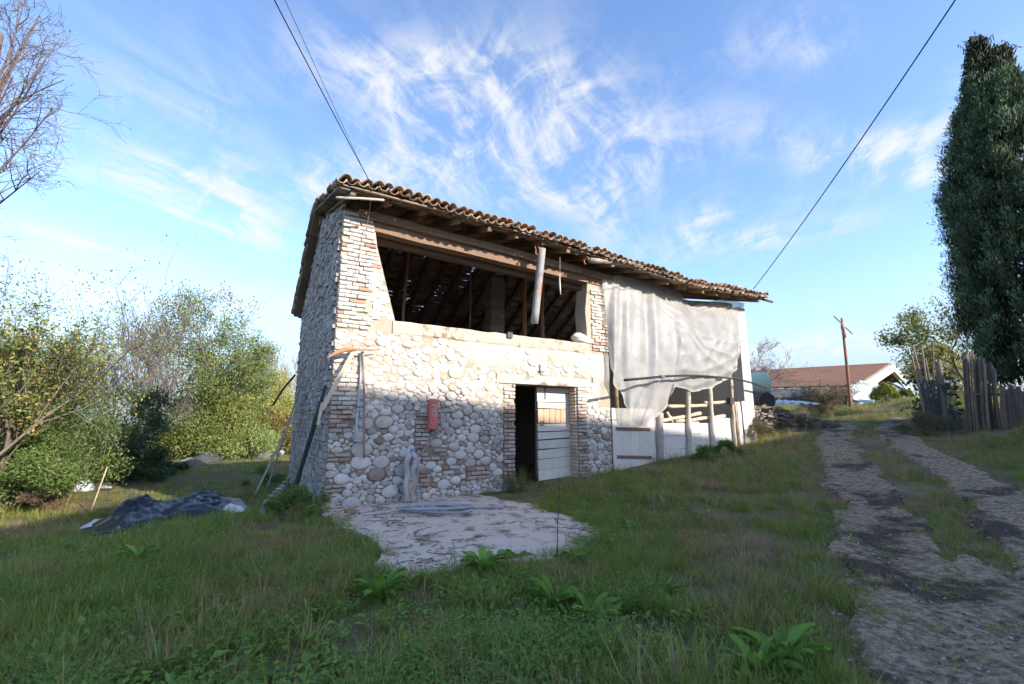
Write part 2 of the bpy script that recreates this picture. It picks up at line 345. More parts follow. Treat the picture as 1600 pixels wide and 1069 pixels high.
# ------------------------------------------------------------------ ground, track, pad
def axis(lo, hi, near_lo, near_hi, step):
    a = list(np.arange(near_lo, near_hi + 1e-6, step)); g = step
    x = near_hi
    while x < hi: g *= 1.25; x += g; a.append(x)
    g = step; x = near_lo
    while x > lo: g *= 1.25; x -= g; a.insert(0, x)
    return np.array(a)
def build_ground():
    xs = axis(-4000, 4000, -14, 20, .16); ys = axis(-400, 5000, -1, 26, .16)
    X, Y = np.meshgrid(xs, ys); Z = zt(X, Y); nx, ny = len(xs), len(ys)
    i = np.arange(ny - 1)[:, None] * nx + np.arange(nx - 1)[None]; Q = np.stack([i, i + 1, i + nx + 1, i + nx], -1).reshape(-1, 4)
    me = fast_mesh('ground', np.stack([X, Y, Z], -1).reshape(-1, 3), Q, np.ones((len(Q), 3)), ground_mat(), True)
    o = bpy.data.objects.new('ground', me); COL.objects.link(o); o['kind'] = 'structure'
build_ground()
RUT_A = [gpix(*p)[:2] for p in ((1500, 1300), (1480, 1060), (1445, 960), (1400, 870), (1365, 800), (1335, 745), (1312, 705), (1300, 682), (1330, 664))]
RUT_B = [gpix(*p)[:2] for p in ((1750, 1060), (1660, 900), (1570, 800), (1500, 740), (1430, 703), (1395, 680), (1392, 664), (1410, 656))]
def dseg(X, Y, pl):
    best = np.full(np.shape(X), 1e9)
    for a, b in zip(pl[:-1], pl[1:]):
        d = b - a; L = d @ d; t = np.clip(((X - a[0]) * d[0] + (Y - a[1]) * d[1]) / L, 0, 1)
        best = np.minimum(best, np.hypot(X - a[0] - t * d[0], Y - a[1] - t * d[1]))
    return best
def track_mask(X, Y):                      # above 0: bare track
    da, db = dseg(X, Y, RUT_A), dseg(X, Y, RUT_B)
    m = np.maximum(.54 - da, .46 - db); m = np.maximum(m, (.92 - np.maximum(da, db)) * sst(6.4 - Y, 0, 1.2) - 2 * sst(Y, 5.2, 6.4))
    return m + .24 * fbm(X, Y, 2.2, 4, 2) + .12 * fbm(X, Y, 8., 3, 7) - .05
def build_track():
    st = .07; xs = np.arange(1.2, 19, st); ys = np.arange(1.0, 26, st); X, Y = np.meshgrid(xs, ys)
    m = track_mask(X, Y); nx = len(xs)
    Z = zt(X, Y) + .042 - .03 * sst(m, .1, .5) + .008 * fbm(X, Y, 9, 3, 4) + .008
    i = (np.arange(len(ys) - 1)[:, None] * nx + np.arange(nx - 1)[None])
    keep = (m[:-1, :-1] > 0) | (m[1:, 1:] > 0)
    # the rim of the sheet is pressed into the turf
    Z = np.where(m < .05, zt(X, Y) - .02, Z)
    q = i[keep]; Q = np.stack([q, q + 1, q + nx + 1, q + nx], -1)
    V = np.stack([X, Y, Z], -1).reshape(-1, 3); us = np.unique(Q); mp = np.full(len(V), -1); mp[us] = np.arange(len(us))
    me = fast_mesh('dirt_track', V[us], mp[Q], np.ones((len(Q), 3)), track_mat(), True)
    o = bpy.data.objects.new('dirt_track', me); COL.objects.link(o); o['kind'] = 'structure'
build_track()
PAD = [(505, 801), (530, 822), (575, 838), (600, 858), (588, 884), (626, 908), (690, 896), (760, 882), (850, 876), (905, 856), (940, 834), (905, 812), (850, 797), (815, 779)]
PADW = []
for p in PAD:
    q = pray(*p); t = (.02 - EYE) / q[2]; PADW.append((CAMO + q * t)[:2])
PADW += [B2W(np.array([4.1, .05, 0]))[:2], B2W(np.array([0., .05, 0]))[:2]]
def in_poly(X, Y, poly):
    c = np.zeros(np.shape(X), bool); n = len(poly)
    for i in range(n):
        (x1, y1), (x2, y2) = poly[i], poly[(i + 1) % n]
        c ^= ((y1 > Y) != (y2 > Y)) & (X < (x2 - x1) * (Y - y1) / (y2 - y1 + 1e-12) + x1)
    return c
def build_pad():
    pts = []
    for i in range(len(PADW)):
        a, b = np.array(PADW[i]), np.array(PADW[(i + 1) % len(PADW)]); n = max(1, int(np.linalg.norm(b - a) / .12))
        for k in range(n):
            p = a + (b - a) * k / n; pts.append(p + (rng.normal(0, .028, 2) if i < len(PADW) - 3 else 0))
    mb = MB(); n = len(pts)
    mb.add([(p[0], p[1], .035) for p in pts] + [(p[0], p[1], -.2) for p in pts], [tuple(range(n))] + [(i, i + n, (i + 1) % n + n, (i + 1) % n) for i in range(n)], (.57, .465, .385))
    link('concrete_pad', mb, M_CONC, kind='structure')
build_pad()

# ------------------------------------------------------------------ the barn
EAVE = [(-1, 6.10), (0, 6.09), (2, 6.08), (4, 6.02), (6.3, 5.92), (8.2, 5.78), (10, 5.68), (12, 5.72), (14.5, 5.88)]
def ze(u): return float(np.interp(u, [e[0] for e in EAVE], [e[1] for e in EAVE])) + .02 * math.sin(u * 1.7)
RD, ED, BD = 2.9, -.75, 6.3               # ridge, front eave, rear eave (distance behind the facade)
def zr(u, d):
    z0 = ze(u)
    return z0 + (d - ED) * .28 if d <= RD else z0 + (RD - ED) * .28 - (d - RD) * .64
BARN = thing('stone_barn', 'old whitewashed stone barn with sagging clay tile roof and open loft', 'barn', None, mat=BM)
LEN = 13.8
def zg(u): return float(zt(*B2W(np.array([u, 0., 0.]))[:2]))
WHITE, CREAM, GREYS = (.80, .74, .67), (.66, .55, .42), (.40, .385, .37)
def build_walls():
    mb = MB(); T = .45
    ww = (.46, .39, .31); low = (.40, .335, .275)
    def bx(u0, u1, z0, z1, d0=.0, d1=T, t=ww): mb.box(((u0 + u1) / 2, (d0 + d1) / 2, (z0 + z1) / 2), (u1 - u0, d1 - d0, z1 - z0), tint=t)
    bx(0, 4.15, -.6, 2.02, .03, T, low); bx(0, 4.15, 2.02, 3.44, .03); bx(6.05, 7.2, -.6, 3.44, .03); bx(4.15, 6.05, 2.75, 3.44)
    bx(4.15, 6.05, -.6, .12, .02, T, low)
    link('front_wall', mb, M_MORTAR, BARN, 'B', local=True)
    mb = MB()   # left pier beside the loft opening, with its leaning edge
    mb.prism([(0, 3.44), (1.12, 3.44), (1.18, 3.72), (.95, 4.5), (.72, 5.3), (.62, 5.95), (0, 5.95)], .0, T, 1, ww)
    link('pier', mb, M_MORTAR, BARN, 'B', local=True); mb = MB()
    mb.prism([(6.5, 3.44), (7.2, 3.44), (7.16, 5.6), (6.55, 5.6), (6.42, 4.6)], .0, T, 1, ww)
    link('pier', mb, M_MORTAR, BARN, 'B', local=True)
    mb = MB(); n = 26   # concrete sill beam under the opening, worn edge
    def sill(s, t):
        u = 1.13 + s * 5.36; k = t * 4
        d = [.5, -.012, -.03, -.03, -.01][int(round(k))]; z = [3.72, 3.72, 3.69, 3.47, 3.42][int(round(k))]
        return (u, d + rng.normal(0, .006), z + rng.normal(0, .008) - .02 * s)
    mb.grid(sill, n, 4, (.50, .43, .34)); link('sill_beam', mb, M_CONC, BARN, 'B', local=True)
    mb = MB(); mb.box((5.1, .21, 2.63), (2.9, .46, .232), tint=(.52, .46, .39), jit=.008); link('lintel', mb, M_CONC, BARN, 'B', local=True)
    # gable wall at the left
    mb = MB(); zl = lambda d: zr(0, d) - .22
    mb.prism([(.45, -.6), (6.0, -.6), (6.0, zl(6.0)), (RD, zl(RD)), (.45, zl(.45))], 0., .42, 0, (.42, .38, .34)); link('gable_wall', mb, M_MORTAR, BARN, 'B', local=True)
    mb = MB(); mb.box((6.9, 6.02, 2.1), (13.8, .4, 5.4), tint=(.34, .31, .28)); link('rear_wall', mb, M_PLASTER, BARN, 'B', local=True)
    zl2 = lambda d: zr(13.5, d) - .22
    mb = MB(); mb.prism([(.4, -.3), (6.2, -.3), (6.2, zl2(6.0)), (RD, zl2(RD)), (.4, zl2(.4))], 13.38, 13.78, 0, (.5, .46, .42)); link('gable_wall', mb, M_PLASTER, BARN, 'B', local=True)
    mb = MB(); mb.prism([(.46, -.3), (5.8, -.3), (5.8, 3.42), (.46, 3.42)], 6.78, 7.14, 0, (.42, .38, .34)); link('partition_wall', mb, M_PLASTER, BARN, 'B', local=True)
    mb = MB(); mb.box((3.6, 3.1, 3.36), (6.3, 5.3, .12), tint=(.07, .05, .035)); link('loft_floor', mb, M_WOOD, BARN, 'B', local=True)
    # right pier, smooth render
    mb = MB(); mb.prism([(13.30, .2), (13.86, .2), (13.80, 5.62), (13.36, 5.62)], -.05, .4, 1, (.52, .485, .45)); link('pier', mb, M_PLASTER, BARN, 'B', local=True)
    # loft pillar inside
    mb = MB()
    for k in range(26): mb.box((fpx(773, 460, 2.7)[0] + rng.normal(0, .008), 2.7, 3.47 + .1 * k), (.46, .45, .092), tint=tuple(np.array((.20, .16, .14)) * rng.uniform(.8, 1.1)), jit=.008)
    link('pillar', mb, M_BRICK, BARN, 'B', local=True)
    for (u, d, r) in ((fpx(632, 440, 2.4)[0], 2.4, .04), (fpx(733, 470, 3.)[0], 3., .03), (fpx(818, 460, 2.5)[0], 2.5, .075), (fpx(846, 460, 2.3)[0], 2.3, .065)):
        mb = MB(); zz = np.linspace(3.4, zr(u, d) - .2, 7); mb.tube([(u + .02 * math.sin(z * 2 + u) + (z - 3.4) * .02, d, z) for z in zz], r, 8, (.30, .17, .11)); link('post', mb, M_WOOD, BARN, 'B', True, local=True)
build_walls()

def half_clip(poly, nx, ny, c):            # keep n.p <= c
    out = []; n = len(poly)
    for i in range(n):
        a, b = poly[i], poly[(i + 1) % n]; da = nx * a[0] + ny * a[1] - c; db = nx * b[0] + ny * b[1] - c
        if da <= 0: out.append(a)
        if (da < 0 < db) or (db < 0 < da):
            t = da / (da - db); out.append((a[0] + t * (b[0] - a[0]), a[1] + t * (b[1] - a[1])))
    return out
BRICK_ZONES = [(0, .50, 1.92, 2.55), (0, .38, 2.75, 3.1), (0, .42, 1.40, 1.92), (0, .42, .86, 1.02), (0, .30, .30, .44), (1.70, 2.02, 1.05, 1.80), (1.86, 2.42, .80, 1.05), (1.72, 2.06, .28, .62), (2.35, 2.75, .50, .68), (3.84, 4.15, -.05, 2.5), (2.9, 3.5, .35, .62), (6.05, 6.34, .1, 2.5), (6.62, 7.2, 3.5, 5.55), (6.86, 7.2, 2.0, 3.5)]
def in_zone(u, z):
    return any(a - .01 <= u <= b + .01 and c - .01 <= z <= e + .01 for a, b, c, e in BRICK_ZONES)
def forbidden(u, z):
    if 4.1 < u < 6.1 and z < 2.52: return True
    if 3.62 < u < 6.58 and 2.5 < z < 2.76: return True
    return z > 3.40 and u > 1.1
def build_stones():
    rs = random.Random(5); S = []
    def rad(u, z):
        k = rs.random()
        if z > 2.4: return rs.uniform(.055, .11) if k < .75 else rs.uniform(.11, .19)
        if u < 1.6: return rs.uniform(.05, .09) if k < .45 else rs.uniform(.10, .19)
        return rs.uniform(.05, .085) if k < .45 else rs.uniform(.085, .135)
    tries = 0
    while tries < 36000:
        tries += 1; u, z = rs.uniform(-.02, 7.22), rs.uniform(-.15, 3.45); r = rad(u, z)
        gh = in_zone(u, z) or forbidden(u, z)
        if gh: r = .05
        elif tries > 17000: r = rs.uniform(.026, .05)
        ok = True
        for (a, b, q, g) in S:
            dx = (u - a) * .8; dy = (z - b) * 1.22
            if dx * dx + dy * dy < ((r + q) * .80) ** 2: ok = False; break
        if ok: S.append((u, z, r, gh))
    A = np.array([(a, b, q) for a, b, q, g in S]); stones = []
    for i, (u, z, r, gh) in enumerate(S):
        if gh: continue
        poly = [(u - .5, z - .3), (u + .5, z - .3), (u + .5, z + .3), (u - .5, z + .3)]
        poly = [(max(0.004, min(7.19, a)), max(-.2, min(3.425, b))) for a, b in poly]
        dd = np.hypot((A[:, 0] - u) * .8, (A[:, 1] - z) * 1.22)
        for j in np.argsort(dd)[1:22]:
            if dd[j] > .8: break
            dx, dy = (A[j, 0] - u) * .8, (A[j, 1] - z) * 1.22; L = dd[j]
            k = (L * L + r * r - A[j, 2] ** 2) / (2 * L) + rs.gauss(0, .006)
            nx, ny = dx / L * .8, dy / L * 1.22; nn = math.hypot(nx, ny)
            poly = half_clip(poly, nx / nn, ny / nn, (nx * u + ny * z + k) / nn - rs.uniform(.002, .009))
            if len(poly) < 3: break
        if len(poly) < 3: continue
        # keep clear of brickwork and openings
        for (a, b, c, e) in BRICK_ZONES + [(4.12, 6.08, -.2, 2.52), (3.63, 6.57, 2.51, 2.75)]:
            if a - .35 < u < b + .35 and c - .35 < z < e + .35:
                opts = []
                if u <= a: opts.append((a - u, 1, 0, a - .006))
                if u >= b: opts.append((u - b, -1, 0, -b - .006))
                if z <= c: opts.append((c - z, 0, 1, c - .006))
                if z >= e: opts.append((z - e, 0, -1, -e - .006))
                if opts: m = max(opts); poly = half_clip(poly, *m[1:])
                if len(poly) < 3: break
        if len(poly) < 3: continue
        P = np.array(poly); ar = .5 * abs(np.dot(P[:, 0], np.roll(P[:, 1], -1)) - np.dot(P[:, 1], np.roll(P[:, 0], -1)))
        if ar < .0009: continue
        for it in range(rs.choice((0, 0, 1, 2)) if u < 1.7 or z > 2.2 else rs.choice((0, 1, 1, 2))):
            Q = []
            for a, b in zip(P, np.roll(P, -1, axis=0)): Q += [a * .80 + b * .20, a * .20 + b * .80]
            P = np.array(Q)
        c = P.mean(0); K = 12; th0 = rs.uniform(0, 6); ring = []
        an = np.arctan2(P[:, 1] - c[1], P[:, 0] - c[0]); rr = np.hypot(P[:, 0] - c[0], P[:, 1] - c[1]); o = np.argsort(an); an, rr = an[o], rr[o]
        for k in range(K):
            t = (th0 + k * 2 * math.pi / K + math.pi) % (2 * math.pi) - math.pi
            q = np.interp(t, np.r_[an[-1] - 2 * math.pi, an, an[0] + 2 * math.pi], np.r_[rr[-1], rr, rr[0]]); ring.append((math.cos(t) * q, math.sin(t) * q))
        ring = np.array([(x * (1 + rs.uniform(-.05, .03)), y * (1 + rs.uniform(-.05, .03))) for x, y in ring]); size = math.sqrt(ar)
        bul = min(.052, size * rs.uniform(.14, .28)) * (.6 if z > 2.45 and u > 1.9 else .8); tilt = (rs.uniform(-.12, .12), rs.uniform(-.12, .12))
        V = []
        for sca, dep in ((1., .03), (.975, -bul * .55), (.80, -bul * .95)):
            for x, y in ring: V.append((c[0] + x * sca, dep + (x * tilt[0] + y * tilt[1]) * (sca < 1) + rs.uniform(-.004, .004), c[1] + y * sca))
        V.append((c[0], -bul * 1.05, c[1])); f = []
        for lv in range(2):
            for k in range(K): f.append((lv * K + k, lv * K + (k + 1) % K, (lv + 1) * K + (k + 1) % K, (lv + 1) * K + k))
        for k in range(K): f.append((2 * K + k, 2 * K + (k + 1) % K, 3 * K))
        g = rs.random()
        lowc = (.55, .505, .475) if g < .55 else (.37, .335, .31) if g < .72 else (.50, .45, .40) if g < .93 else (.30, .22, .19)
        hi = (.62, .58, .53) if g < .86 else (.56, .46, .37)
        wash = sst(np.array(z + .3 * math.sin(u * 2.1) + .12 * u * 0), 1.75, 2.35)
        col = np.array(lowc) * (1 - wash) + np.array(hi) * wash; col = col * rs.uniform(.82, 1.12)
        stones.append((ar, np.array(V), f, tuple(np.clip(col, 0, .88))))
    stones.sort(key=lambda s: -s[0]); rest = MB()
    for k, (ar, V, f, col) in enumerate(stones):
        if k < 300:
            mb = MB(); mb.add(V, f, col); link('stone', mb, M_STONE, BARN, 'B', True, local=True)
        else: rest.add(V, f, col)
    if rest.n: link('small_stone', rest, M_STONE, BARN, 'B', True, local=True, kind='stuff')
    print('stones', len(stones))
build_stones()
def build_mortar_skin():
    nu, nz = 170, 88; us = np.linspace(0, 7.2, nu); zs = np.linspace(-.25, 3.435, nz); U, Z = np.meshgrid(us, zs)
    wash = sst(Z + .3 * np.sin(U * 2.1), 1.75, 2.35); plast = sst(Z + .5 * fbm(U, Z, 1.6, 3, 11), 2.75, 3.15) * sst(U + .5 * fbm(U, Z, 1.4, 3, 12), 2.2, 3.0)
    Dp = .010 - .018 * wash - .012 * plast - .016 * fbm(U, Z, 5.5, 4, 13) - .006 * fbm(U, Z, 19., 2, 14)
    V = np.stack([U, Dp, Z], -1).reshape(-1, 3); Q = []; T = []
    for j in range(nz - 1):
        for i in range(nu - 1):
            u, z = (us[i] + us[i + 1]) / 2, (zs[j] + zs[j + 1]) / 2
            if 4.10 < u < 6.09 and z < 2.53 or 3.6 < u < 6.6 and 2.49 < z < 2.77: continue
            Q.append((j * nu + i, j * nu + i + 1, (j + 1) * nu + i + 1, (j + 1) * nu + i)); w_ = float(wash[j, i]); c = np.array((.27, .215, .17)) * (1 - w_) + (np.array((.44, .365, .285)) * (1 - float(plast[j, i])) + np.array((.56, .51, .45)) * float(plast[j, i])) * w_; T.append(c)
    me = fast_mesh('mortar', V, np.array(Q), np.array(T), M_MORTAR, True); o = bpy.data.objects.new('mortar', me); COL.objects.link(o); o.parent = BARN; MATW[o.name] = BM
build_mortar_skin()

def brick_meshes():
    out = []
    for k in range(4):
        mb = MB(); bm = bmesh.new(); bmesh.ops.create_cube(bm, size=1.)
        for v in bm.verts: v.co.x += rng.uniform(-.03, .03); v.co.y += rng.uniform(-.05, .05); v.co.z += rng.uniform(-.07, .07)
        bmesh.ops.scale(bm, vec=(1, .12, .072), verts=bm.verts); bmesh.ops.bevel(bm, geom=list(bm.edges), offset=.012, segments=1, affect='EDGES', clamp_overlap=True)
        me = bpy.data.meshes.new('brick'); bm.to_mesh(me); bm.free()
        at = me.attributes.new('tint', 'FLOAT_COLOR', 'FACE'); at.data.foreach_set('color', np.ones(len(me.polygons) * 4, np.float32)); me.materials.append(M_BRICK); out.append(me)
    return out
BRK = brick_meshes()
def build_bricks():
    rs = random.Random(3); L = []
    def zone(u0, u1, z0, z1, edge=None, course=.088):
        n = max(1, round((z1 - z0) / course)); h = (z1 - z0) / n
        for k in range(n):
            z = z0 + (k + .5) * h; a = u0; b = edge(z) if edge else u1
            first = True
            while a < b - .04:
                wd = rs.uniform(.20, .27) if not (first and k % 2) else rs.uniform(.10, .14)
                first = False
                if b - a - wd < .07: wd = b - a
                if rs.random() > (.04 if edge else .12): L.append((a + wd / 2, z, wd - .014, h))
                a += wd
    edge = lambda z: float(np.interp(z, [3.44, 3.72, 4.5, 5.3, 5.95], [1.1, 1.15, .93, .70, .60]))
    zone(0.004, 0, 3.46, 5.93, lambda z: edge(z) if z > 4.6 else min(edge(z), .62 + .08 * math.sin(z * 9)))
    for zn in BRICK_ZONES: zone(*zn)
    for i, (u, z, wd, h) in enumerate(L[:300]):
        g = rs.random(); wash = float(sst(np.array(z + .2 * math.sin(u * 3)), 1.7, 2.3))
        lo = (.33, .21, .165) if g < .3 else (.38, .30, .26) if g < .7 else (.42, .38, .35); hi = (.62, .58, .53) if g < .86 else (.56, .42, .33) if g < .95 else (.46, .28, .20)
        c = (np.array(lo) * (1 - wash) + np.array(hi) * wash) * rs.uniform(.85, 1.1)
        o = inst('brick', rs.choice(BRK), BARN, (u, .028 - rs.uniform(-.006, .026), z + rs.uniform(-.006, .006)), (rs.uniform(-.06, .06), rs.uniform(-.05, .05), rs.uniform(-.07, .07)), (wd, 1, (h - .012) / .078), np.clip(c, 0, .88))
    print('bricks', len(L))
    # rubble of the upper pier below the brick edge and plaster skin on it
    mb = MB()
    for k in range(70):
        z = rs.uniform(3.75, 5.0); e = edge(z) - .05; u = rs.uniform(.62, max(.64, e))
        if u > e: continue
        r = rs.uniform(.05, .09); mb.box((u, .02, z), (r * 2, .07, r * 1.3), (0, rs.uniform(-.2, .2), 0), tuple(np.array((.62, .57, .51)) * rs.uniform(.85, 1.05)), .014)
    link('small_stone', mb, M_STONE, BARN, 'B', local=True, kind='stuff')
    # the gable's rough coursed face
    mb = MB(); zz = -.25
    while zz < 6.9:
        h = rs.uniform(.07, .13); d = .0 + rs.uniform(0, .2)
        while d < 6.0:
            l = rs.uniform(.08, .24)
            if zz + h < zr(0, d + l / 2) - .22 and d + l < 6.02:
                g = rs.random(); t = (.46, .42, .385) if g < .6 else (.36, .33, .31) if g < .85 else (.45, .33, .27)
                mb.box((.005 - rs.uniform(0, .035), d + l / 2, zz + h / 2), (.07, l - rs.uniform(.008, .03), h - rs.uniform(.008, .025)), None, tuple(np.array(t) * rs.uniform(.8, 1.2)), .012)
            d += l
        zz += h
    link('gable_stone', mb, M_STONE, BARN, 'B', local=True, kind='stuff')
build_bricks()

# --- roof
def coppo_mesh(flip, n=7, L=.46, r0=.098, r1=.078, th=.016):
    v = []; f = []
    for y, r in ((0, r0), (L, r1)):
        for rr in (r, r - th):
            for k in range(n + 1):
                a = math.pi * k / n; v.append((-math.cos(a) * rr, y, (math.sin(a) * rr * .9) * (1 if not flip else -1)))
    m = n + 1
    for k in range(n):
        f += [(k, k + 1, 2 * m + k + 1, 2 * m + k), (m + k, 3 * m + k, 3 * m + k + 1, m + k + 1), (k, m + k, m + k + 1, k + 1), (2 * m + k, 2 * m + k + 1, 3 * m + k + 1, 3 * m + k)]
    f += [(0, 2 * m, 3 * m, m), (n, m + n, 3 * m + n, 2 * m + n)]
    return np.array(v), [q[::-1] for q in f] if flip else f
HOLES = []
def build_roof():
    rs = random.Random(9); cov = coppo_mesh(False); pan = coppo_mesh(True)
    mc = mesh_from('tile', cov[0], cov[1], np.ones((len(cov[1]), 3)), M_TILE, True); mp = mesh_from('tile', pan[0], pan[1], np.ones((len(pan[1]), 3)), M_TILE, True)
    pitch = .205; cols = int((14.25 + .3) / pitch); rest = MB(); nfront = 0
    for k in range(20): HOLES.append((rs.uniform(.8, 6.3), rs.uniform(3.3, 5.7)))
    def tcol():
        g = rs.random(); c = (.37, .21, .145) if g < .22 else (.34, .24, .175) if g < .55 else (.46, .36, .26) if g < .85 else (.22, .17, .13)
        return np.array(c) * rs.uniform(.75, 1.15)
    for side in (0, 1):
        nc = 11 if side == 0 else 12; sl = math.atan(.28) if side == 0 else -math.atan(.64)
        for row in range(nc):
            for c in range(cols):
                u = -.22 + c * pitch
                d = ED - .04 + row * .335 * math.cos(sl) if side == 0 else BD - row * .335 * math.cos(sl)
                if side == 0 and d > RD + .05 or side == 1 and d < RD + .2: continue
                if side == 1 and any(abs(u - a) < .16 and abs(d - .15 - b) < .26 for a, b in HOLES): continue
                for kind in (0, 1):
                    me = (mp, mc)[kind]; data = (pan, cov)[kind]
                    if kind == 1 and rs.random() < .02: continue
                    uu = u + kind * pitch / 2 + rs.gauss(0, .010); jz = rs.gauss(0, .008); rz = rs.gauss(0, .05); dd = d + rs.gauss(0, .022) - (.03 if kind == 0 else 0) * (1 if side == 0 else -1)
                    z = zr(u, d) + .125 + (.045 if kind else 0) + jz + .018 * math.sin(u * 2.3 + row)
                    rx = sl - .045 + rs.gauss(0, .03) if side == 0 else 0; col = tcol()
                    if side == 0 and row < 2:
                        o = inst('tile', me, BARN, (uu, dd, z), (rx, rs.gauss(0, .05), rz), (1, 1, 1), col); nfront += 1
                    else:
                        E3 = np.array(Euler((sl, 0, rz)).to_matrix()) if side == 0 else np.array((Matrix.Rotation(math.pi + rz, 3, 'Z') @ Matrix.Rotation(math.atan(.64) - .045, 3, 'X')))
                        rest.add(data[0] @ E3.T + np.array((uu, dd, z)), data[1], tuple(col))
    # ridge cover
    for k in range(40):
        u = -.2 + k * .365; E3 = np.array(Matrix.Rotation(-math.pi / 2 + rs.gauss(0, .04), 3, 'Z')); rest.add(cov[0] * np.array((1.35, 1, 1.2)) @ E3.T + np.array((u, RD, zr(u, RD) + .16)), cov[1], tuple(tcol()))
    # loose tiles lying on the lower courses over the right bay
    for k in range(34):
        u = rs.uniform(8.8, 14.0); d = ED + rs.uniform(.05, .7); E3 = np.array(Euler((.27, rs.gauss(0, .15), rs.gauss(0, .35))).to_matrix())
        rest.add(cov[0] @ E3.T + np.array((u, d, zr(u, d) + .245)), cov[1], tuple(tcol()))
    link('roof_tile', rest, M_TILE, BARN, 'B', True, local=True, kind='stuff'); print('front tiles', nfront)
    # eave boards, each a plank under the tile ends
    u = -.28
    k = 0
    while u < 14.25:
        l = rs.uniform(1.3, 2.6); e = min(14.3, u + l)
        for (d, wdt) in ((ED + .12, .19), (ED + .35, .2), (ED + .58, .2)):
            mb = MB(); o = rs.uniform(-.1, .06); q = rs.uniform(-.05, .05); a, b = u + .02 + q, e - .02 + q
            mb.beam((a, d + o * .3, zr(a, d) + .02), (b, d + o * .3, zr(b, d) + .02), wdt + rs.uniform(-.03, .02), .028, (0, -.28, 1), tuple(np.array((.34, .25, .19)) * rs.uniform(.7, 1.25)), .006, 3)
            link('eave_board', mb, M_WOOD, BARN, 'B', local=True)
        u = e; k += 1
    # front rafters
    for k in range(19):
        u = .05 + k * .76; mb = MB(); e = ED + .14 + rs.uniform(-.05, .1)
        mb.beam((u, e, zr(u, e) - .065), (u, RD, zr(u, RD) - .065), .10, .12, (0, 0, 1), tuple(np.array((.26, .17, .11)) * rs.uniform(.8, 1.2)), .006, 2); link('rafter', mb, M_WOOD, BARN, 'B', local=True)
    for k in range(24):
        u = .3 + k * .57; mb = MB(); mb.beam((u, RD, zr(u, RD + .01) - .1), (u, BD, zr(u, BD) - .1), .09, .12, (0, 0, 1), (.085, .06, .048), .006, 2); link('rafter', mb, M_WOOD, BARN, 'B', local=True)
    # clay slabs over the rafters (front ones closed, rear ones with gaps where tiles are gone)
    mb = MB(); d = ED + .75
    while d < RD - .02:
        u = -.1
        while u < 13.9: mb.box((u + .27, d + .08, zr(u, d + .08) + .03), (.53, .155, .02), (math.atan(.28), 0, 0), (.26, .17, .13)); u += .54
        d += .16
    d = RD + .06
    while d < BD - .02:
        u = -.1
        while u < 13.9:
            hole = any(abs(u + .14 - a) < .15 and abs(d + .06 - b) < .07 for a, b in HOLES)
            wd = rs.uniform(.245, .275) if hole else .284
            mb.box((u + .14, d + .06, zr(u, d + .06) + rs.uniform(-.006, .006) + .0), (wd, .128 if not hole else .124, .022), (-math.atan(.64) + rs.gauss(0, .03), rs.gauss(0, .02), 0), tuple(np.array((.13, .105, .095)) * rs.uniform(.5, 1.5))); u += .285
        d += .122
    link('clay_slab', mb, M_BRICK, BARN, 'B', local=True, kind='stuff')
    # bearing beams over the openings
    for (a, b, wd, h, t) in (((.1, .10, 5.74), (7.05, .10, 5.50), .24, .20, (.25, .16, .11)), ((.3, -.02, 5.93), (7.4, -.02, 5.66), .20, .17, (.29, .19, .13)), ((.2, .35, 5.62), (6.9, .35, 5.36), .18, .18, (.17, .11, .08)), ((6.9, .12, 5.42), (13.7, .12, 5.40), .24, .22, (.30, .22, .16))):
        mb = MB(); mb.beam(a, b, wd, h, (0, 0, 1), t, .014, 9); link('beam', mb, M_WOOD, BARN, 'B', local=True)
    mb = MB(); mb.beam((-.1, RD, zr(0, RD) - .28), (13.8, RD, zr(13.8, RD) - .28), .22, .24, (0, 0, 1), (.2, .14, .1), .01, 8); link('ridge_beam', mb, M_WOOD, BARN, 'B', local=True)
    # verge boards along the left gable
    for (d0, d1) in ((ED + .05, RD), (RD, BD)):
        n = 5
        for k in range(n):
            a = d0 + (d1 - d0) * k / n; b = d0 + (d1 - d0) * (k + 1) / n + .08; mb = MB()
            mb.beam((-.13, a, zr(0, a + .001) - .03), (-.13, b - .1, zr(0, b - .1) - .03), .22, .05, (0, 0, 1), tuple(np.array((.20, .165, .14)) * rs.uniform(.8, 1.2)), .008, 1); link('verge_board', mb, M_WOOD, BARN, 'B', local=True)
    mb = MB(); mb.tube([(14.0, ED + .2, zr(14.1, ED) + .06), (14.75, ED + .22, zr(14.2, ED) + .05)], .045, 8, (.12, .10, .09)); link('rafter', mb, M_WOOD, BARN, 'B', True, local=True)
build_roof()

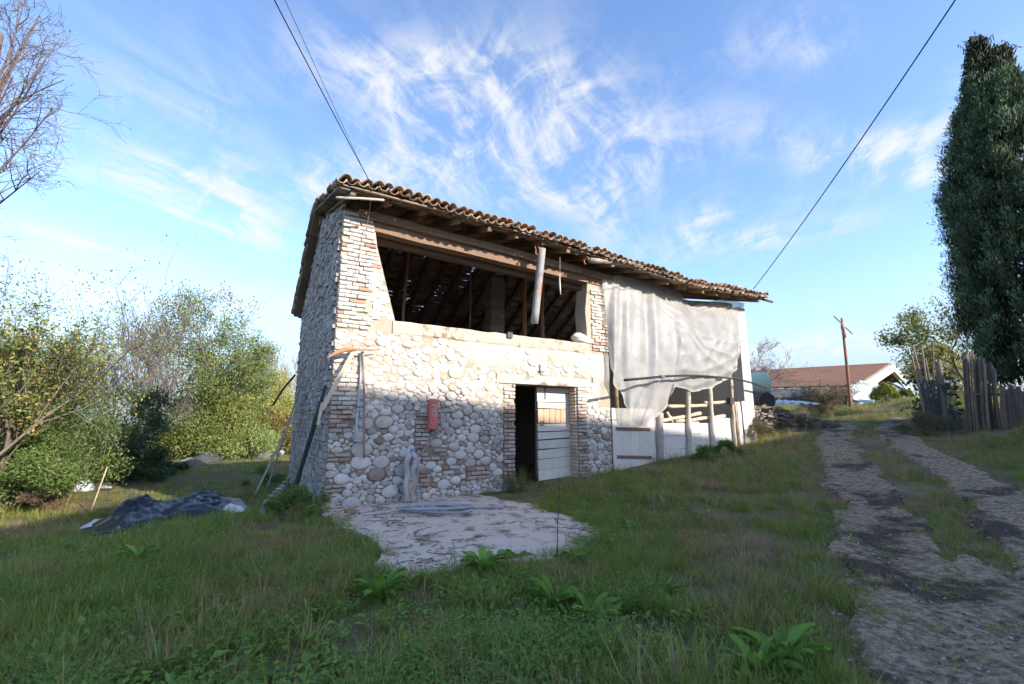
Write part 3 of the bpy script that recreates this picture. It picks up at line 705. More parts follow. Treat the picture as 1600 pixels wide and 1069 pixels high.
# --- door
def build_door():
    rs = random.Random(2); d = .31
    mb = MB(); mb.box((5.54, d + .06, 1.35), (1.1, .04, 2.2), tint=(.16, .12, .09)); door = link('door', mb, M_WOOD, BARN, 'B', local=True)
    def plank(u0, u1, z0, z1, t, tilt=0., dd=0.):
        m = MB(); m.box(((u0 + u1) / 2, d + dd, (z0 + z1) / 2), (u1 - u0, .045, z1 - z0), (0, tilt, 0), tuple(np.array(t) * rs.uniform(.9, 1.08)), .006); link('plank', m, M_WOODL, door, 'B', local=True)
    g = (.60, .55, .49); br = (.52, .36, .23)
    plank(5.0, 6.06, 2.36, 2.49, g); plank(5.0, 5.90, 2.12, 2.34, g); plank(5.02, 5.92, 1.95, 2.10, g, .01); plank(5.93, 6.08, 1.5, 2.34, g, 0, .01)
    for k in range(5): plank(5.02 + k * .18, 5.19 + k * .18, 1.58, 1.93, br)
    plank(5.01, 6.08, 1.38, 1.56, g, -.01); plank(5.01, 6.08, 1.19, 1.36, g, -.035); plank(5.02, 6.08, .95, 1.16, g, -.03, .004); plank(5.01, 6.08, .72, .93, g, -.05); plank(5.02, 6.08, .46, .70, g, -.06, .005); plank(5.02, 6.08, .2, .45, g, -.06)
    mb = MB(); an = np.linspace(0, 6.28, 14); mb.tube([(5.13 + .045 * math.cos(a), d - .045, 1.57 + .06 * math.sin(a)) for a in an], .008, 6, (.10, .06, .04)); link('ring_handle', mb, M_IRON, door, 'B', True, local=True)
    mb = MB(); mb.beam((5.24, d - .035, 2.5), (5.24, d - .035, 2.18), .02, .02, (0, 1, 0), (.16, .10, .07)); link('latch_bar', mb, M_IRON, door, 'B', local=True)
    mb = MB(); mb.box((6.11, d + .04, 1.35), (.06, .1, 2.3), tint=(.22, .17, .13), jit=.006); link('door_post', mb, M_WOOD, BARN, 'B', local=True)
    # brick reveals of the doorway
    for k in range(27):
        z = .12 + k * .088
        for q in range(1): inst('brick', rs.choice(BRK), BARN, (6.045, .15, z + .04), (0, 0, R(90)), (.26, .5, .95), np.array((.55, .42, .34)) * rs.uniform(.8, 1.15))
build_door()

# ------------------------------------------------------------------ unseen house, added and shaped to shade the yard (behind and right of the viewpoint)
def build_shadow_house():
    sx = np.array([math.cos(SUN_AZ), math.sin(SUN_AZ)]); qx = np.array([-sx[1], sx[0]]); R0 = 20.; te = math.tan(SUN_EL)
    def P(q, r, z): p = qx * q + sx * r; return (p[0], p[1], z)
    base = P(4.1, R0 + 5, 0)
    t = thing('shadow_house', 'unseen rendered house with shallow gable roof, added to cast the shadow over the yard', 'house', (base[0], base[1], float(zt(base[0], base[1])) - .3))
    prof = [(-5., -1.5), (16.2, -1.5), (16.2, 2.35 + R0 * te), (4.1, 6.45 + R0 * te), (-5., 3.4 + R0 * te)]
    mb = MB(); n = len(prof); mb.add([P(q, R0 + .4, z) for q, z in prof] + [P(q, R0 + 11, z) for q, z in prof], [tuple(range(n)), tuple(range(2 * n - 1, n - 1, -1))] + [(i, i + n, (i + 1) % n + n, (i + 1) % n) for i in range(n)], (.78, .74, .67)); link('wall', mb, M_RENDER, t)  # outline fitted to the shadow edge; pale tint bounces light into the yard
    for (a, b) in ((2, 3), (4, 3)):
        mb = MB(); (q0, z0), (q1, z1) = prof[a], prof[b]; v = []
        for r in (R0, R0 + 11.4):
            for (q, z) in ((q0 + (.5 if a == 2 else -.5), z0 - .15), (q1, z1)):
                v += [P(q, r, z + .02), P(q, r, z + .14)]
        mb.add(v, [(0, 2, 3, 1), (4, 5, 7, 6), (0, 4, 6, 2), (1, 3, 7, 5), (0, 1, 5, 4)], (.36, .20, .13)); link('roof', mb, M_TILE, t)
    mb = MB(); pr = [(16.2, -1.5), (22.6, -1.5), (22.6, 1.5 + R0 * te), (16.2, 2.3 + R0 * te)]; mb.add([P(q, R0 + .8, z) for q, z in pr] + [P(q, R0 + 8, z) for q, z in pr], [(0, 1, 2, 3), (7, 6, 5, 4), (0, 4, 5, 1), (1, 5, 6, 2), (2, 6, 7, 3), (3, 7, 4, 0)], (.78, .74, .67)); link('shade_wing', mb, M_RENDER, t)  # lower block added to shade the fence and the cypress foot
    for q in (-2.5, 2, 6, 10, 14):
        for z in (2.2, 5.2, 8.2):
            mb = MB(); c = [P(q - .5, R0 + .37, z), P(q + .5, R0 + .37, z), P(q + .5, R0 + .37, z + 1.4), P(q - .5, R0 + .37, z + 1.4)]; d = [P(q - .5, R0 + .45, z), P(q + .5, R0 + .45, z), P(q + .5, R0 + .45, z + 1.4), P(q - .5, R0 + .45, z + 1.4)]
            mb.add(c + d, [(0, 1, 2, 3), (7, 6, 5, 4), (0, 4, 5, 1), (1, 5, 6, 2), (2, 6, 7, 3), (3, 7, 4, 0)], (.12, .18, .12)); link('shutter', mb, M_PAINT, t)
build_shadow_house()

# ------------------------------------------------------------------ things on and around the barn
def lerp_path(pts, n):
    P = np.asarray(pts, float); s = np.r_[0, np.cumsum(np.linalg.norm(np.diff(P, axis=0), axis=1))]; t = np.linspace(0, s[-1], n)
    return np.stack([np.interp(t, s, P[:, k]) for k in range(P.shape[1])], 1)
def smooth_path(pts, n):
    P = lerp_path(pts, n)
    for i in range(3): P[1:-1] = (P[:-2] + 2 * P[1:-1] + P[2:]) / 4
    return P
def fb(px, py, d): u, z = fpx(px, py, d); return (u, d, z)

def build_sheet():
    top = lerp_path([fb(941, 434, -.10), fb(965, 430, -.09), fb(1010, 440, -.02), fb(1060, 455, .0), (10.9, .0, 5.33), fb(1130, 466, -.06), fb(1163, 474, -.11)], 141)
    bot = smooth_path([fb(953, 575, -.16), fb(962, 602, -.24), fb(977, 632, -.3), fb(992, 662, -.33), fb(1004, 667, -.34), fb(1030, 650, -.32), fb(1044, 630, -.3), fb(1052, 604, -.36), fb(1058, 603, -.44), fb(1075, 612, -.46), fb(1100, 610, -.46), fb(1125, 600, -.44), fb(1145, 588, -.38), fb(1154, 570, -.28), fb(1156, 530, -.2)], 141)
    nv = 110; nu = 140; mb = MB(); V = np.zeros((nv + 1, nu + 1, 3)); s = np.linspace(0, 1, nu + 1)
    for j in range(nv + 1):
        t = j / nv; p = top * (1 - t) + bot * t
        p[:, 1] -= .42 * math.sin(math.pi * min(1, t * 1.02)) * np.sin(math.pi * s) ** .8 * (.5 + .6 * t)   # belly
        ph = (s + .25 * t * s * (1 - s)) * 46 + 1.4 * np.sin(t * 2.2 + s * 4)
        left = 1 - sst(s, .30, .52); amp = .075 * left * (1 - .35 * t) * (1 + .5 * np.sin(s * 31))
        fold = amp * (np.abs(np.sin(ph * .5)) ** 1.3 - .5) + amp * .35 * np.sin(ph * 1.7 + 3 * t)
        r1 = np.hypot((s - .16) * 1.6, t + .04); f1 = np.arctan2(t + .04, (s - .16) * 1.6)          # creases fanning from the upper left fixing
        r2 = np.hypot((.99 - s) * 1.6, t + .03); f2 = np.arctan2(t + .03, (.99 - s) * 1.6)
        sw = (1 - left) * (.05 * (1 - 2 * np.abs(np.sin(f1 * 15 + 2 * np.sin(f1 * 9)))) * np.exp(-r1 * .8) + .06 * (1 - 2 * np.abs(np.sin(f2 * 13 + 1.5 * np.sin(f2 * 7)))) * np.exp(-r2 * 1.8) + .018 * (1 - 2 * np.abs(np.sin((t - 1.2 * (s - .65) ** 2) * 22 + 3 * s))) * sst(np.array(t), .45, .9))
        hem = .045 * sst(np.array(t), .8, 1.) * np.sin(s * 90)
        p[:, 1] -= (fold + sw + hem) * sst(np.array(t), 0., .12)
        p[:, 0] += .05 * np.sin(ph + 1.) * t * (1 - s); p[:, 2] += .02 * np.sin(s * 60 + t * 3) * t
        V[j] = p
    Q = [(j * (nu + 1) + i, j * (nu + 1) + i + 1, (j + 1) * (nu + 1) + i + 1, (j + 1) * (nu + 1) + i) for j in range(nv) for i in range(nu)]
    mb.add(V.reshape(-1, 3), Q); link('plastic_sheet', mb, M_PLASTIC, None, 'B', True, label='torn translucent white plastic sheet hung across the barn\'s right bay', cat='plastic sheet')
    mb = MB(); mb.tube(smooth_path([fb(976, 594, -.95), fb(1010, 591, -.85), fb(1050, 587, -.72), fb(1100, 587, -.62), fb(1150, 592, -.5), fb(1175, 598, -.42), fb(1197, 606, -.36)], 24), np.interp(np.linspace(0, 1, 24), [0, .5, 1], [.036, .026, .032]), 8, (.035, .045, .04)); link('wooden_pole', mb, M_BARK, None, 'B', True, label='long dark crooked pole tied to the bottom of the plastic sheet', cat='pole')
    # lilac string and lashing round the pole
    mb = MB(); c = np.array(fb(1031, 589, -.8)); an = np.linspace(0, 22, 60); mb.tube([(c[0] + .0025 * k, c[1] + .052 * math.cos(a), c[2] + .052 * math.sin(a)) for k, a in enumerate(an)], .007, 5, (.55, .38, .58))
    mb.tube(smooth_path([fb(1031, 592, -.86), fb(1026, 605, -.84), fb(1022, 617, -.82), fb(1015, 628, -.75), fb(1008, 645, -.6), fb(1001, 664, -.46)], 20), .008, 5, (.50, .36, .54)); link('string', mb, M_HOSE, None, 'B', True, label='lilac string tied round the dark pole and hanging down the sheet', cat='string')
build_sheet()

def build_pen():
    rs = random.Random(4); b = B2W(np.array([10.2, -.05, 0.])); t = thing('stall_fence', 'whitewashed board fence with rough log posts and rails closing the barn\'s right bay', 'fence', (b[0], b[1], float(zt(b[0], b[1]))))
    def log(name, pts, r, tint, n=10):
        P = smooth_path(pts, n); P[1:-1] += rng.normal(0, .008, P[1:-1].shape); m = MB(); m.tube(P, r * (1 + .12 * np.sin(np.arange(n) * 1.7)), 8, tint); link(name, m, M_BARK, t, 'B', True)
    pale = (.52, .42, .31); grey = (.40, .355, .31)
    for (a, bb, r, c) in (((1031, 645), (1033, 735), .10, grey), ((1075, 612), (1079, 735), .075, (.46, .41, .36)), ((1109, 605), (1116, 715), .07, (.50, .45, .39)), ((1142, 590), (1150, 705), .055, pale), ((1148, 628), (1158, 700), .045, pale)):
        p, q = fb(*a, -.05), fb(*bb, -.05); log('post', [p, ((p[0] + q[0]) / 2 + rs.uniform(-.03, .03), -.05, (p[2] + q[2]) / 2), (q[0], -.05, zg(q[0]) - .15)], r, c)
    for (a, bb, d) in (((1030, 659), (1094, 646), .05), ((1055, 659), (1132, 650), .07), ((1043, 635), (1108, 634), .06), ((1100, 630), (1139, 628), .05), ((1042, 645), (1050, 660), .12)):
        log('rail', [fb(*a, d), fb(*bb, d)], .055, (.58, .46, .33))
    # white boards
    for (a, bb, zt_, d) in ((1034, 1075, 661, .03), (1075, 1092, 659, .035), (1092, 1113, 661, .04), (1113, 1148, 653, .035)):
        p, q = fb(a, zt_, d), fb(bb, zt_, d); z0 = zg(p[0]) - .1; z1 = p[2]; k = 3; 
        for i in range(k):
            m = MB(); h = (z1 - z0) / k; m.box(((p[0] + q[0]) / 2, d + rs.uniform(0, .008), z0 + h * (i + .5)), (q[0] - p[0] - .012, .03, h - .008), (0, rs.uniform(-.008, .008), 0), tuple(np.array((.66, .63, .59)) * rs.uniform(.92, 1.05)), .004); link('board', m, M_WOODL, t, 'B')
    for (a, bb) in (((1153, 628), (1160, 695)), ((1161, 627), (1168, 700))):
        p, q = fb(*a, -.08), fb(*bb, -.08); m = MB(); m.beam(p, (q[0], -.08, zg(q[0]) - .1), .20, .03, (0, -1, 0), (.58, .55, .51), .008, 3); link('board', m, M_WOODL, t, 'B')
    p, q = fb(1143, 622, -.12), fb(1143, 632, -.12); m = MB(); m.box(((p[0] + q[0]) / 2, -.07, (p[2] + q[2]) / 2), (.15, .15, .2), None, (.05, .05, .06), .02); link('lashing', m, M_HOSE, t, 'B')
    # pale board gate with rusty straps
    g = thing('board_gate', 'pale plank gate with two rusty strap hinges beside the barn\'s middle pier', 'gate', B2W(np.array([8.0, -.02, zg(8.) - .05])))
    u0, u1 = fpx(956, 640)[0], fpx(1023, 660)[0]; z1 = fpx(980, 638)[1]; z0 = zg(7.6) - .12; n = 5
    for i in range(n):
        a = u0 + (u1 - u0) * i / n; c = u0 + (u1 - u0) * (i + 1) / n; m = MB(); m.box(((a + c) / 2, .02 + rs.uniform(0, .004), (z0 + z1) / 2), (c - a - .005, .035, z1 - z0), None, tuple(np.array((.64, .60, .55)) * rs.uniform(.95, 1.04)), .002); link('plank', m, M_WOODL, g, 'B')
    for (py, a, c) in ((670, 962, 1016), (714, 964, 1018)):
        p, q = fpx(a, py), fpx(c, py + 1); m = MB(); m.beam((p[0], -.008, p[1]), (q[0], -.008, q[1]), .008, .085, (0, 0, 1), (.22, .12, .10)); link('strap_hinge', m, M_IRON, g, 'B')
    m = MB(); m.beam((u1 + .06, .02, z0), (u1 + .04, .02, fpx(1023, 655)[1]), .07, .06, (0, 1, 0), (.42, .37, .33), .006, 3); link('slat', m, M_WOODL, g, 'B')
    m = MB(); p = fpx(958, 656); m.beam((p[0] - .05, -.005, p[1]), (p[0] + .14, -.005, p[1]), .01, .02, (0, 0, 1), (.2, .13, .1)); link('hook', m, M_IRON, g, 'B')
    m = MB(); m.tube([(u0 + .45, .25, z1 - .4), (u0 + .43, .25, z1 + .75)], .05, 8, (.55, .38, .22)); link('wooden_stake', m, M_BARK, None, 'B', True, label='light brown stake standing behind the pale board gate under the sheet', cat='stake')
build_pen()

def build_gutters():
    def halfpipe(name, a, b, r, label, cat, tint):
        a = np.array(a); b = np.array(b); m = MB(); m.tube(lerp_path([a, b], 8), r, 12, tint); link(name, m, M_RUST, None, 'B', True, label=label, cat=cat)
    halfpipe('downpipe', fb(847, 389, -.52), fb(835, 505, -.42), .095, 'loose rusty zinc downpipe hanging in front of the loft opening', 'downpipe', (.30, .29, .285))
    halfpipe('gutter', fb(921, 407, -.62), fb(1003, 412, -.66), .075, 'short rusty length of gutter left under the tile edge', 'gutter', (.34, .32, .30))
    def hook(c, label):
        c = np.array(c); m = MB(); an = np.linspace(-1.2, 3.3, 12); m.tube([c + np.array((.0, .09 * math.cos(a), .09 * math.sin(a) - .02)) for a in an], .018, 6, (.42, .20, .13)); m.tube([c + np.array((0, .09, .02)), c + np.array((0, .12, .2))], .014, 6, (.42, .2, .13)); link('gutter_hook', m, M_IRON, None, 'B', True, label=label, cat='hook', group='gutter hooks along the eave')
    hook(fb(840, 391, -.58), 'rusty hook holding the top of the hanging downpipe'); hook(fb(916, 406, -.62), 'rusty hook at the end of the short gutter')
    m = MB(); m.tube(smooth_path([fb(875, 402, -.5), fb(875, 425, -.48), fb(874, 440, -.47), fb(876, 461, -.45)], 12), np.interp(np.linspace(0, 1, 12), [0, .45, .5, .8, 1], [.004, .004, .02, .025, .01]), 6, (.60, .55, .47)); link('frayed_cord', m, M_HOSE, None, 'B', True, label='frayed pale cord dangling from the beam beside the downpipe', cat='cord')
    m = MB(); m.tube(smooth_path([fb(525, 309, -.72), fb(560, 310, -.74), fb(600, 313, -.74)], 10), .028, 8, (.42, .39, .35)); link('eave_pipe', m, M_HOSE, None, 'B', True, label='thin pale pipe lying under the tiles at the barn corner', cat='pipe')
    # grey sack on the sill
    m = MB(); c = np.array((6.35, .12, 3.72)); 
    def sack(s, t):
        a = s * 2 * math.pi; b = t * math.pi; r = 1 + .16 * math.sin(3 * a + 2 * b) + .1 * math.sin(5 * b + a * 2)
        return (c[0] + .33 * r * math.sin(b) * math.cos(a), c[1] + .2 * r * math.sin(b) * math.sin(a), c[2] + .1 + .14 * r * math.cos(b) - .04 * math.cos(a))
    m.grid(sack, 24, 12, (.70, .67, .64)); link('cement_sack', m, M_WHITEP, None, 'B', True, label='crumpled pale sack lying on the sill at the opening\'s right end', cat='sack')
    m = MB(); p = fpx(846, 576); m.box((p[0], -.04, p[1]), (.16, .08, .17), None, (.60, .55, .48), .01); link('junction_box', m, M_PAINT, None, 'B', label='small pale box fixed to the wall above the door', cat='box')
    m = MB(); p = fpx(795, 526); m.box((p[0], -.05, p[1] + .03), (.14, .04, .14), None, (.10, .10, .11), .005); link('sill_bracket', m, M_IRON, None, 'B', label='small dark bracket on the face of the concrete sill', cat='bracket')
build_gutters()

def build_wall_gear():
    # red metal case with its pale rotated lettering
    u, z1 = fpx(678, 623, -.12); z0 = fpx(679, 671, -.12)[1]; W = .21; dp = .15; c = thing('red_case', 'faded red upright metal case with pale lettering hung on the stone wall', 'case', B2W(np.array([u, -.02, z0])))
    m = MB(); pr = []; n = 8
    prof = [(-W / 2, 0)] + [(-W / 2, -dp + .05), (-W / 2 + .03, -dp + .012), (-W / 2 + .07, -dp), (W / 2 - .07, -dp), (W / 2 - .03, -dp + .012), (W / 2, -dp + .05), (W / 2, 0)]
    k = len(prof); H = z1 - z0
    rows = [(0, .96), (.012, 1.), (H * .34, 1.), (H * .345, 1.03), (H * .36, 1.0), (H - .08, 1.), (H - .03, .93), (H, .72)]
    V = [(u + x * s, -.02 + y * s, z0 + z) for z, s in rows for x, y in prof]; f = [(j * k + i, j * k + (i + 1) % k, (j + 1) * k + (i + 1) % k, (j + 1) * k + i) for j in range(len(rows) - 1) for i in range(k)]
    f += [tuple(range(k))[::-1], tuple((len(rows) - 1) * k + i for i in range(k))]; m.add(V, f); link('body', m, M_RED, c, 'B')
    m = MB(); y = -.02 - dp - .002
    def bar(x0, zz0, x1, zz1): m.box((u + (x0 + x1) / 2, y, z0 + (zz0 + zz1) / 2), (abs(x1 - x0), .003, abs(zz1 - zz0)), None, (.52, .42, .36))
    top = H * .80
    # letters lying on their side, read top to bottom
    for (zz, kind) in ((top, 'F'), (top - .085, 'I'), (top - .125, 'E'), (top - .205, 'T')):
        bar(-.06, zz, .055, zz - .016)
        if kind in 'FE': bar(.039, zz - .016, .055, zz - .065); bar(-.004, zz - .016, .01, zz - .05)
        if kind == 'E': bar(-.06, zz - .016, -.045, zz - .065)
        if kind == 'T': bar(.039, zz + .03, .055, zz - .05)
    link('lettering', m, M_PAINT, c, 'B')
    m = MB(); m.tube([fb(645, 645, -.10), fb(672, 644, -.02), fb(716, 642, -.10)], .016, 6, (.42, .36, .29)); link('hanging_stick', m, M_BARK, None, 'B', True, label='thin horizontal stick fixed behind the red case', cat='stick')
    m = MB()
    for k in range(9):
        a = fb(693 + rd.uniform(-3, 5), 645, -.11); P = [a, (a[0] + rd.uniform(-.05, .03), -.12 + rd.uniform(-.02, .03), a[2] - rd.uniform(.15, .25)), (a[0] + rd.uniform(-.04, .08), -.10, a[2] - rd.uniform(.32, .45))]; m.tube(smooth_path(P, 8), .006, 4, (.50, .45, .43))
    link('twine_bunch', m, M_HOSE, None, 'B', True, label='bunch of pale twine hanging from the stick beside the red case', cat='twine')
    m = MB()
    for k in range(4): m.tube(smooth_path([fb(690 - k * 3, 668, -.09), fb(676 - k * 3, 690, -.085), fb(664 - k, 704, -.085), fb(652, 714 + k, -.09)], 12), .006, 4, (.42, .30, .29))
    link('thin_wires', m, M_HOSE, None, 'B', True, label='thin reddish wires strung from the red case to the wrapped standpipe', cat='wire')
    # the two pipes
    m = MB(); m.tube(smooth_path([fb(565, 549, -.09), fb(563, 600, -.09), fb(558, 650, -.1), fb(554, 690, -.1)], 14), .022, 8, (.42, .46, .50)); link('metal_pipe', m, M_HOSE, None, 'B', True, label='thin blue grey pipe running down the stone wall', cat='pipe')
    m = MB(); m.tube(smooth_path([fb(567, 549, -.13), fb(569, 620, -.13), fb(569, 680, -.13), fb(569, 716, -.13)], 14), .022, 8, (.30, .22, .18)); m.tube([fb(557, 636, -.11), fb(571, 636, -.11)], .018, 6, (.2, .2, .22)); m.tube([fb(553, 689, -.11), fb(571, 692, -.11)], .02, 6, (.3, .33, .36)); link('rusty_rod', m, M_IRON, None, 'B', True, label='straight brown rusty rod clamped beside the blue grey pipe', cat='rod')
    # pick: curved rusty head with straight spike
    P = smooth_path([fb(511, 560, -.35), fb(525, 551, -.30), fb(540, 546, -.27), fb(556, 546, -.24), fb(575, 547, -.22), fb(594, 546, -.2)], 20); m = MB(); m.tube(P, np.interp(np.linspace(0, 1, 20), [0, .25, .5, .6, 1], [.008, .05, .035, .02, .008]), 8, (.42, .19, .11)); link('pick_head', m, M_IRON, None, 'B', True, label='curved rusty pick blade hooked over the barn\'s corner', cat='tool')
    m = MB(); a, b = np.array(fb(557, 541, -.18)), np.array(fb(503, 640, -.48)); m.beam(a, b, .075, .045, (0, -1, .3), (.55, .42, .30), .006, 6); m.beam(b + (0, .0, .12), np.array(fb(497, 664, -.52)), .05, .03, (0, -1, .3), (.5, .4, .3), .01, 3); link('split_plank', m, M_WOOD, None, 'B', label='split wooden plank leaning across the barn\'s front corner', cat='plank')
    # standpipe wrapped in rags
    bx, _ = fpx(640, 780, -.25); zc = .035; top = fpx(640, 706, -.25)[1]; s = thing('wrapped_standpipe', 'standpipe wrapped in dirty white rags standing by the wall', 'standpipe', B2W(np.array([bx, -.25, zc])))
    m = MB()
    def rag(sx, off, h, r0, tint):
        n = 16; P = [(bx + off + .03 * math.sin(k * .9 + sx), -.25 + .03 * math.cos(k * .7 + sx), zc + h * k / (n - 1)) for k in range(n)]; m.tube(P, [r0 * (1 + .14 * math.sin(k * .9 + sx) + .06 * math.sin(k * 2.3)) for k in range(n)], 10, tint)
    rag(0, -.075, top - zc - .05, .062, (.42, .40, .39)); rag(2, .06, top - zc - .1, .066, (.36, .33, .30)); rag(4, .0, (top - zc) * .5, .085, (.36, .28, .22))
    m.tube(smooth_path([(bx - .08, -.25, top - .1), (bx - .05, -.26, top + .02), (bx + .03, -.26, top + .02), (bx + .06, -.25, top - .12)], 12), .05, 8, (.55, .56, .60)); link('rags', m, M_WHITEP, s, 'B', True)
    m = MB(); m.tube(smooth_path([(bx - .06, -.27, top - .02), (bx, -.30, top + .06), (bx + .06, -.27, top - .03)], 8), .03, 8, (.16, .24, .42)); link('tap', m, M_PAINT, s, 'B', True)
    m = MB(); m.tube(smooth_path([(bx + .13, -.24, top - .1), (bx + .15, -.26, (top + zc) / 2), (bx + .12, -.3, zc + .03)], 12), .022, 8, (.25, .28, .31)); link('feed_hose', m, M_HOSE, s, 'B', True)
    # coiled hose on the pad
    q = pray(688, 797); t = (.06 - EYE) / q[2]; hc = CAMO + q * t; P = []; N = 200
    for k in range(N):
        a = k / N * 2 * math.pi * 4.5; rr = .34 + .19 * math.sin(a * .29 + 1) + .09 * math.sin(a * 1.31); P.append((hc[0] - .12 + .05 * math.sin(a * .21) + math.cos(a + .5 * math.sin(a * .23)) * rr * 1.25, hc[1] - .12 + .08 * math.sin(a * .41) + math.sin(a) * rr * .7, .06 + .06 * (.5 + .5 * math.sin(a * .77 + 2)) + .012 * k / N * 4))
    e = np.array(P[-1]); P += [tuple(e + (hc + np.array([.9, .35, 0]) - e) * np.array([s, s, 0]) + np.array([0, .08 * math.sin(s * 5), -.05 * s])) for s in np.linspace(.1, 1, 14)]
    e = np.array(P[-1]); P += [tuple(e + np.array([.22 * math.sin(s), .16 * (1 - math.cos(s)) - .1 * s, 0])) for s in np.linspace(.2, 3.6, 12)]
    m = MB(); P = np.array(P); P[:, 2] = np.maximum(P[:, 2], .062); m.tube(P, .021, 7, (.30, .32, .35)); link('coiled_hose', m, M_HOSE, None, 'W', True, label='tangled coil of grey hose lying on the concrete pad by the wall', cat='hose')
    # boards and poles leaning on the gable
    def lean(name, a, b, wd, th, tint, label, mt=M_WOOD, cat='plank', grp=None):
        m = MB(); m.beam(a, b, wd, th, (-1, -.5, .2), tint, .006, 5); return link(name, m, mt, None, 'W', label=label, cat=cat, group=grp)
    def gabpt(d, z, off): return B2W(np.array([-off, d, z]))
    def gz(d, off): p = B2W(np.array([-off, d, 0.])); return float(zt(p[0], p[1]))
    lean('leaning_plank', gabpt(3.6, gz(3.6, 1.0) - .02, 1.0), gabpt(3.3, 2.25, .12), .17, .04, (.36, .345, .33), 'wide grey plank leaning on the barn\'s left wall, the outer of two', grp='planks against the left wall')
    lean('leaning_plank', gabpt(4.1, gz(4.1, .7) - .02, .72), gabpt(4.0, 2.55, .12), .14, .035, (.28, .26, .25), 'narrow darker plank leaning on the barn\'s left wall behind the wide one', grp='planks against the left wall')
    for k, (d0, off, d1, z1_, r, lb) in enumerate(((.5, .55, .12, 2.3, .035, 'dark green pole leaning against the barn\'s left corner'), (.75, .5, .35, 2.0, .03, 'thinner dark green pole leaning behind the first one at the barn corner'), (1.4, .35, 1.25, 1.75, .02, 'short thin black rod upright against the barn\'s left wall'))):
        a, b = gabpt(d0, gz(d0, off) - .03, off), gabpt(d1, z1_, .09); m = MB(); m.tube(lerp_path([a, b], 6), r, 8, (.025, .055, .045)); link('green_pole' if k < 2 else 'black_rod', m, M_PAINT, None, 'W', True, label=lb, cat='pole')
    m = MB(); m.tube(smooth_path([gabpt(5.6, 3.0, .12), gabpt(5.9, 2.5, .45), gabpt(6.1, 2.1, .6)], 8), .03, 6, (.05, .05, .05)); link('hanging_strap', m, M_HOSE, None, 'W', True, label='dark strap hanging off the rear of the barn\'s left wall', cat='strap')
    # broken pallet strips
    pal = thing('broken_pallet', 'broken grey pallet of short slats lying at the barn\'s left corner', 'pallet', gabpt(.9, gz(.9, .9), .9))
    for k in range(7):
        c = gabpt(-.1 + k * .2, gz(-.1 + k * .2, .95 - .07 * k) + .16 + .035 * k, .98 - .07 * k); m = MB(); m.box(c, (.09, .025, .34), (R(35), .1, FA + .2), tuple(np.array((.34, .31, .29)) * rd.uniform(.8, 1.2)), .006); link('slat', m, M_WOOD, pal)
    a, b = gabpt(-.25, gz(-.25, 1) + .1, 1.0), gabpt(1.3, gz(1.3, .55) + .34, .52); m = MB(); m.beam(a, b, .05, .05, (0, 0, 1), (.28, .25, .22), .004, 4); link('rail', m, M_WOOD, pal)
build_wall_gear()

def build_wires():
    def wire(a, b, r, label, sag=.15):
        P = lerp_path([a, b], 24); s = np.linspace(0, 1, 24); P[:, 2] -= sag * 4 * s * (1 - s); m = MB(); m.tube(P, r, 6, (.035, .035, .04)); link('overhead_cable', m, M_HOSE, None, 'W', True, label=label, cat='cable', group='overhead cables')
    def far(px, py, Y, k=1.35): return at_y(px, py, Y)
    a = B2W(np.array(fb(586, 299, -.72))); b = far(425, -14, 4.2); b = a + (b - a) * 1.6; wire(a, b, .008, 'thicker cable climbing steeply from the barn\'s left eave', .05)
    a2 = B2W(np.array(fb(583, 297, -.68))); b = far(442, -14, 4.4); b = a2 + (b - a2) * 1.6; wire(a2, b, .004, 'thin wire running beside the thicker cable from the left eave', .05)
    a = B2W(np.array((13.9, -.3, zr(13.9, -.3) + .25))); a = at_y(1177, 452, 16.8); b = far(1484, -14, 7.0); b = a + (b - a) * 1.6; wire(a, b, .014, 'black cable rising from the barn\'s right roof end to the sky', .3)
    m = MB(); m.tube(smooth_path([fb(582, 300, -.65), fb(575, 345, -.12), fb(562, 400, -.07), fb(555, 430, -.07)], 14), .006, 5, (.35, .33, .30)); link('wall_wire', m, M_HOSE, None, 'B', True, label='thin pale wire dropping from the eave down the brick pier', cat='wire')
build_wires()

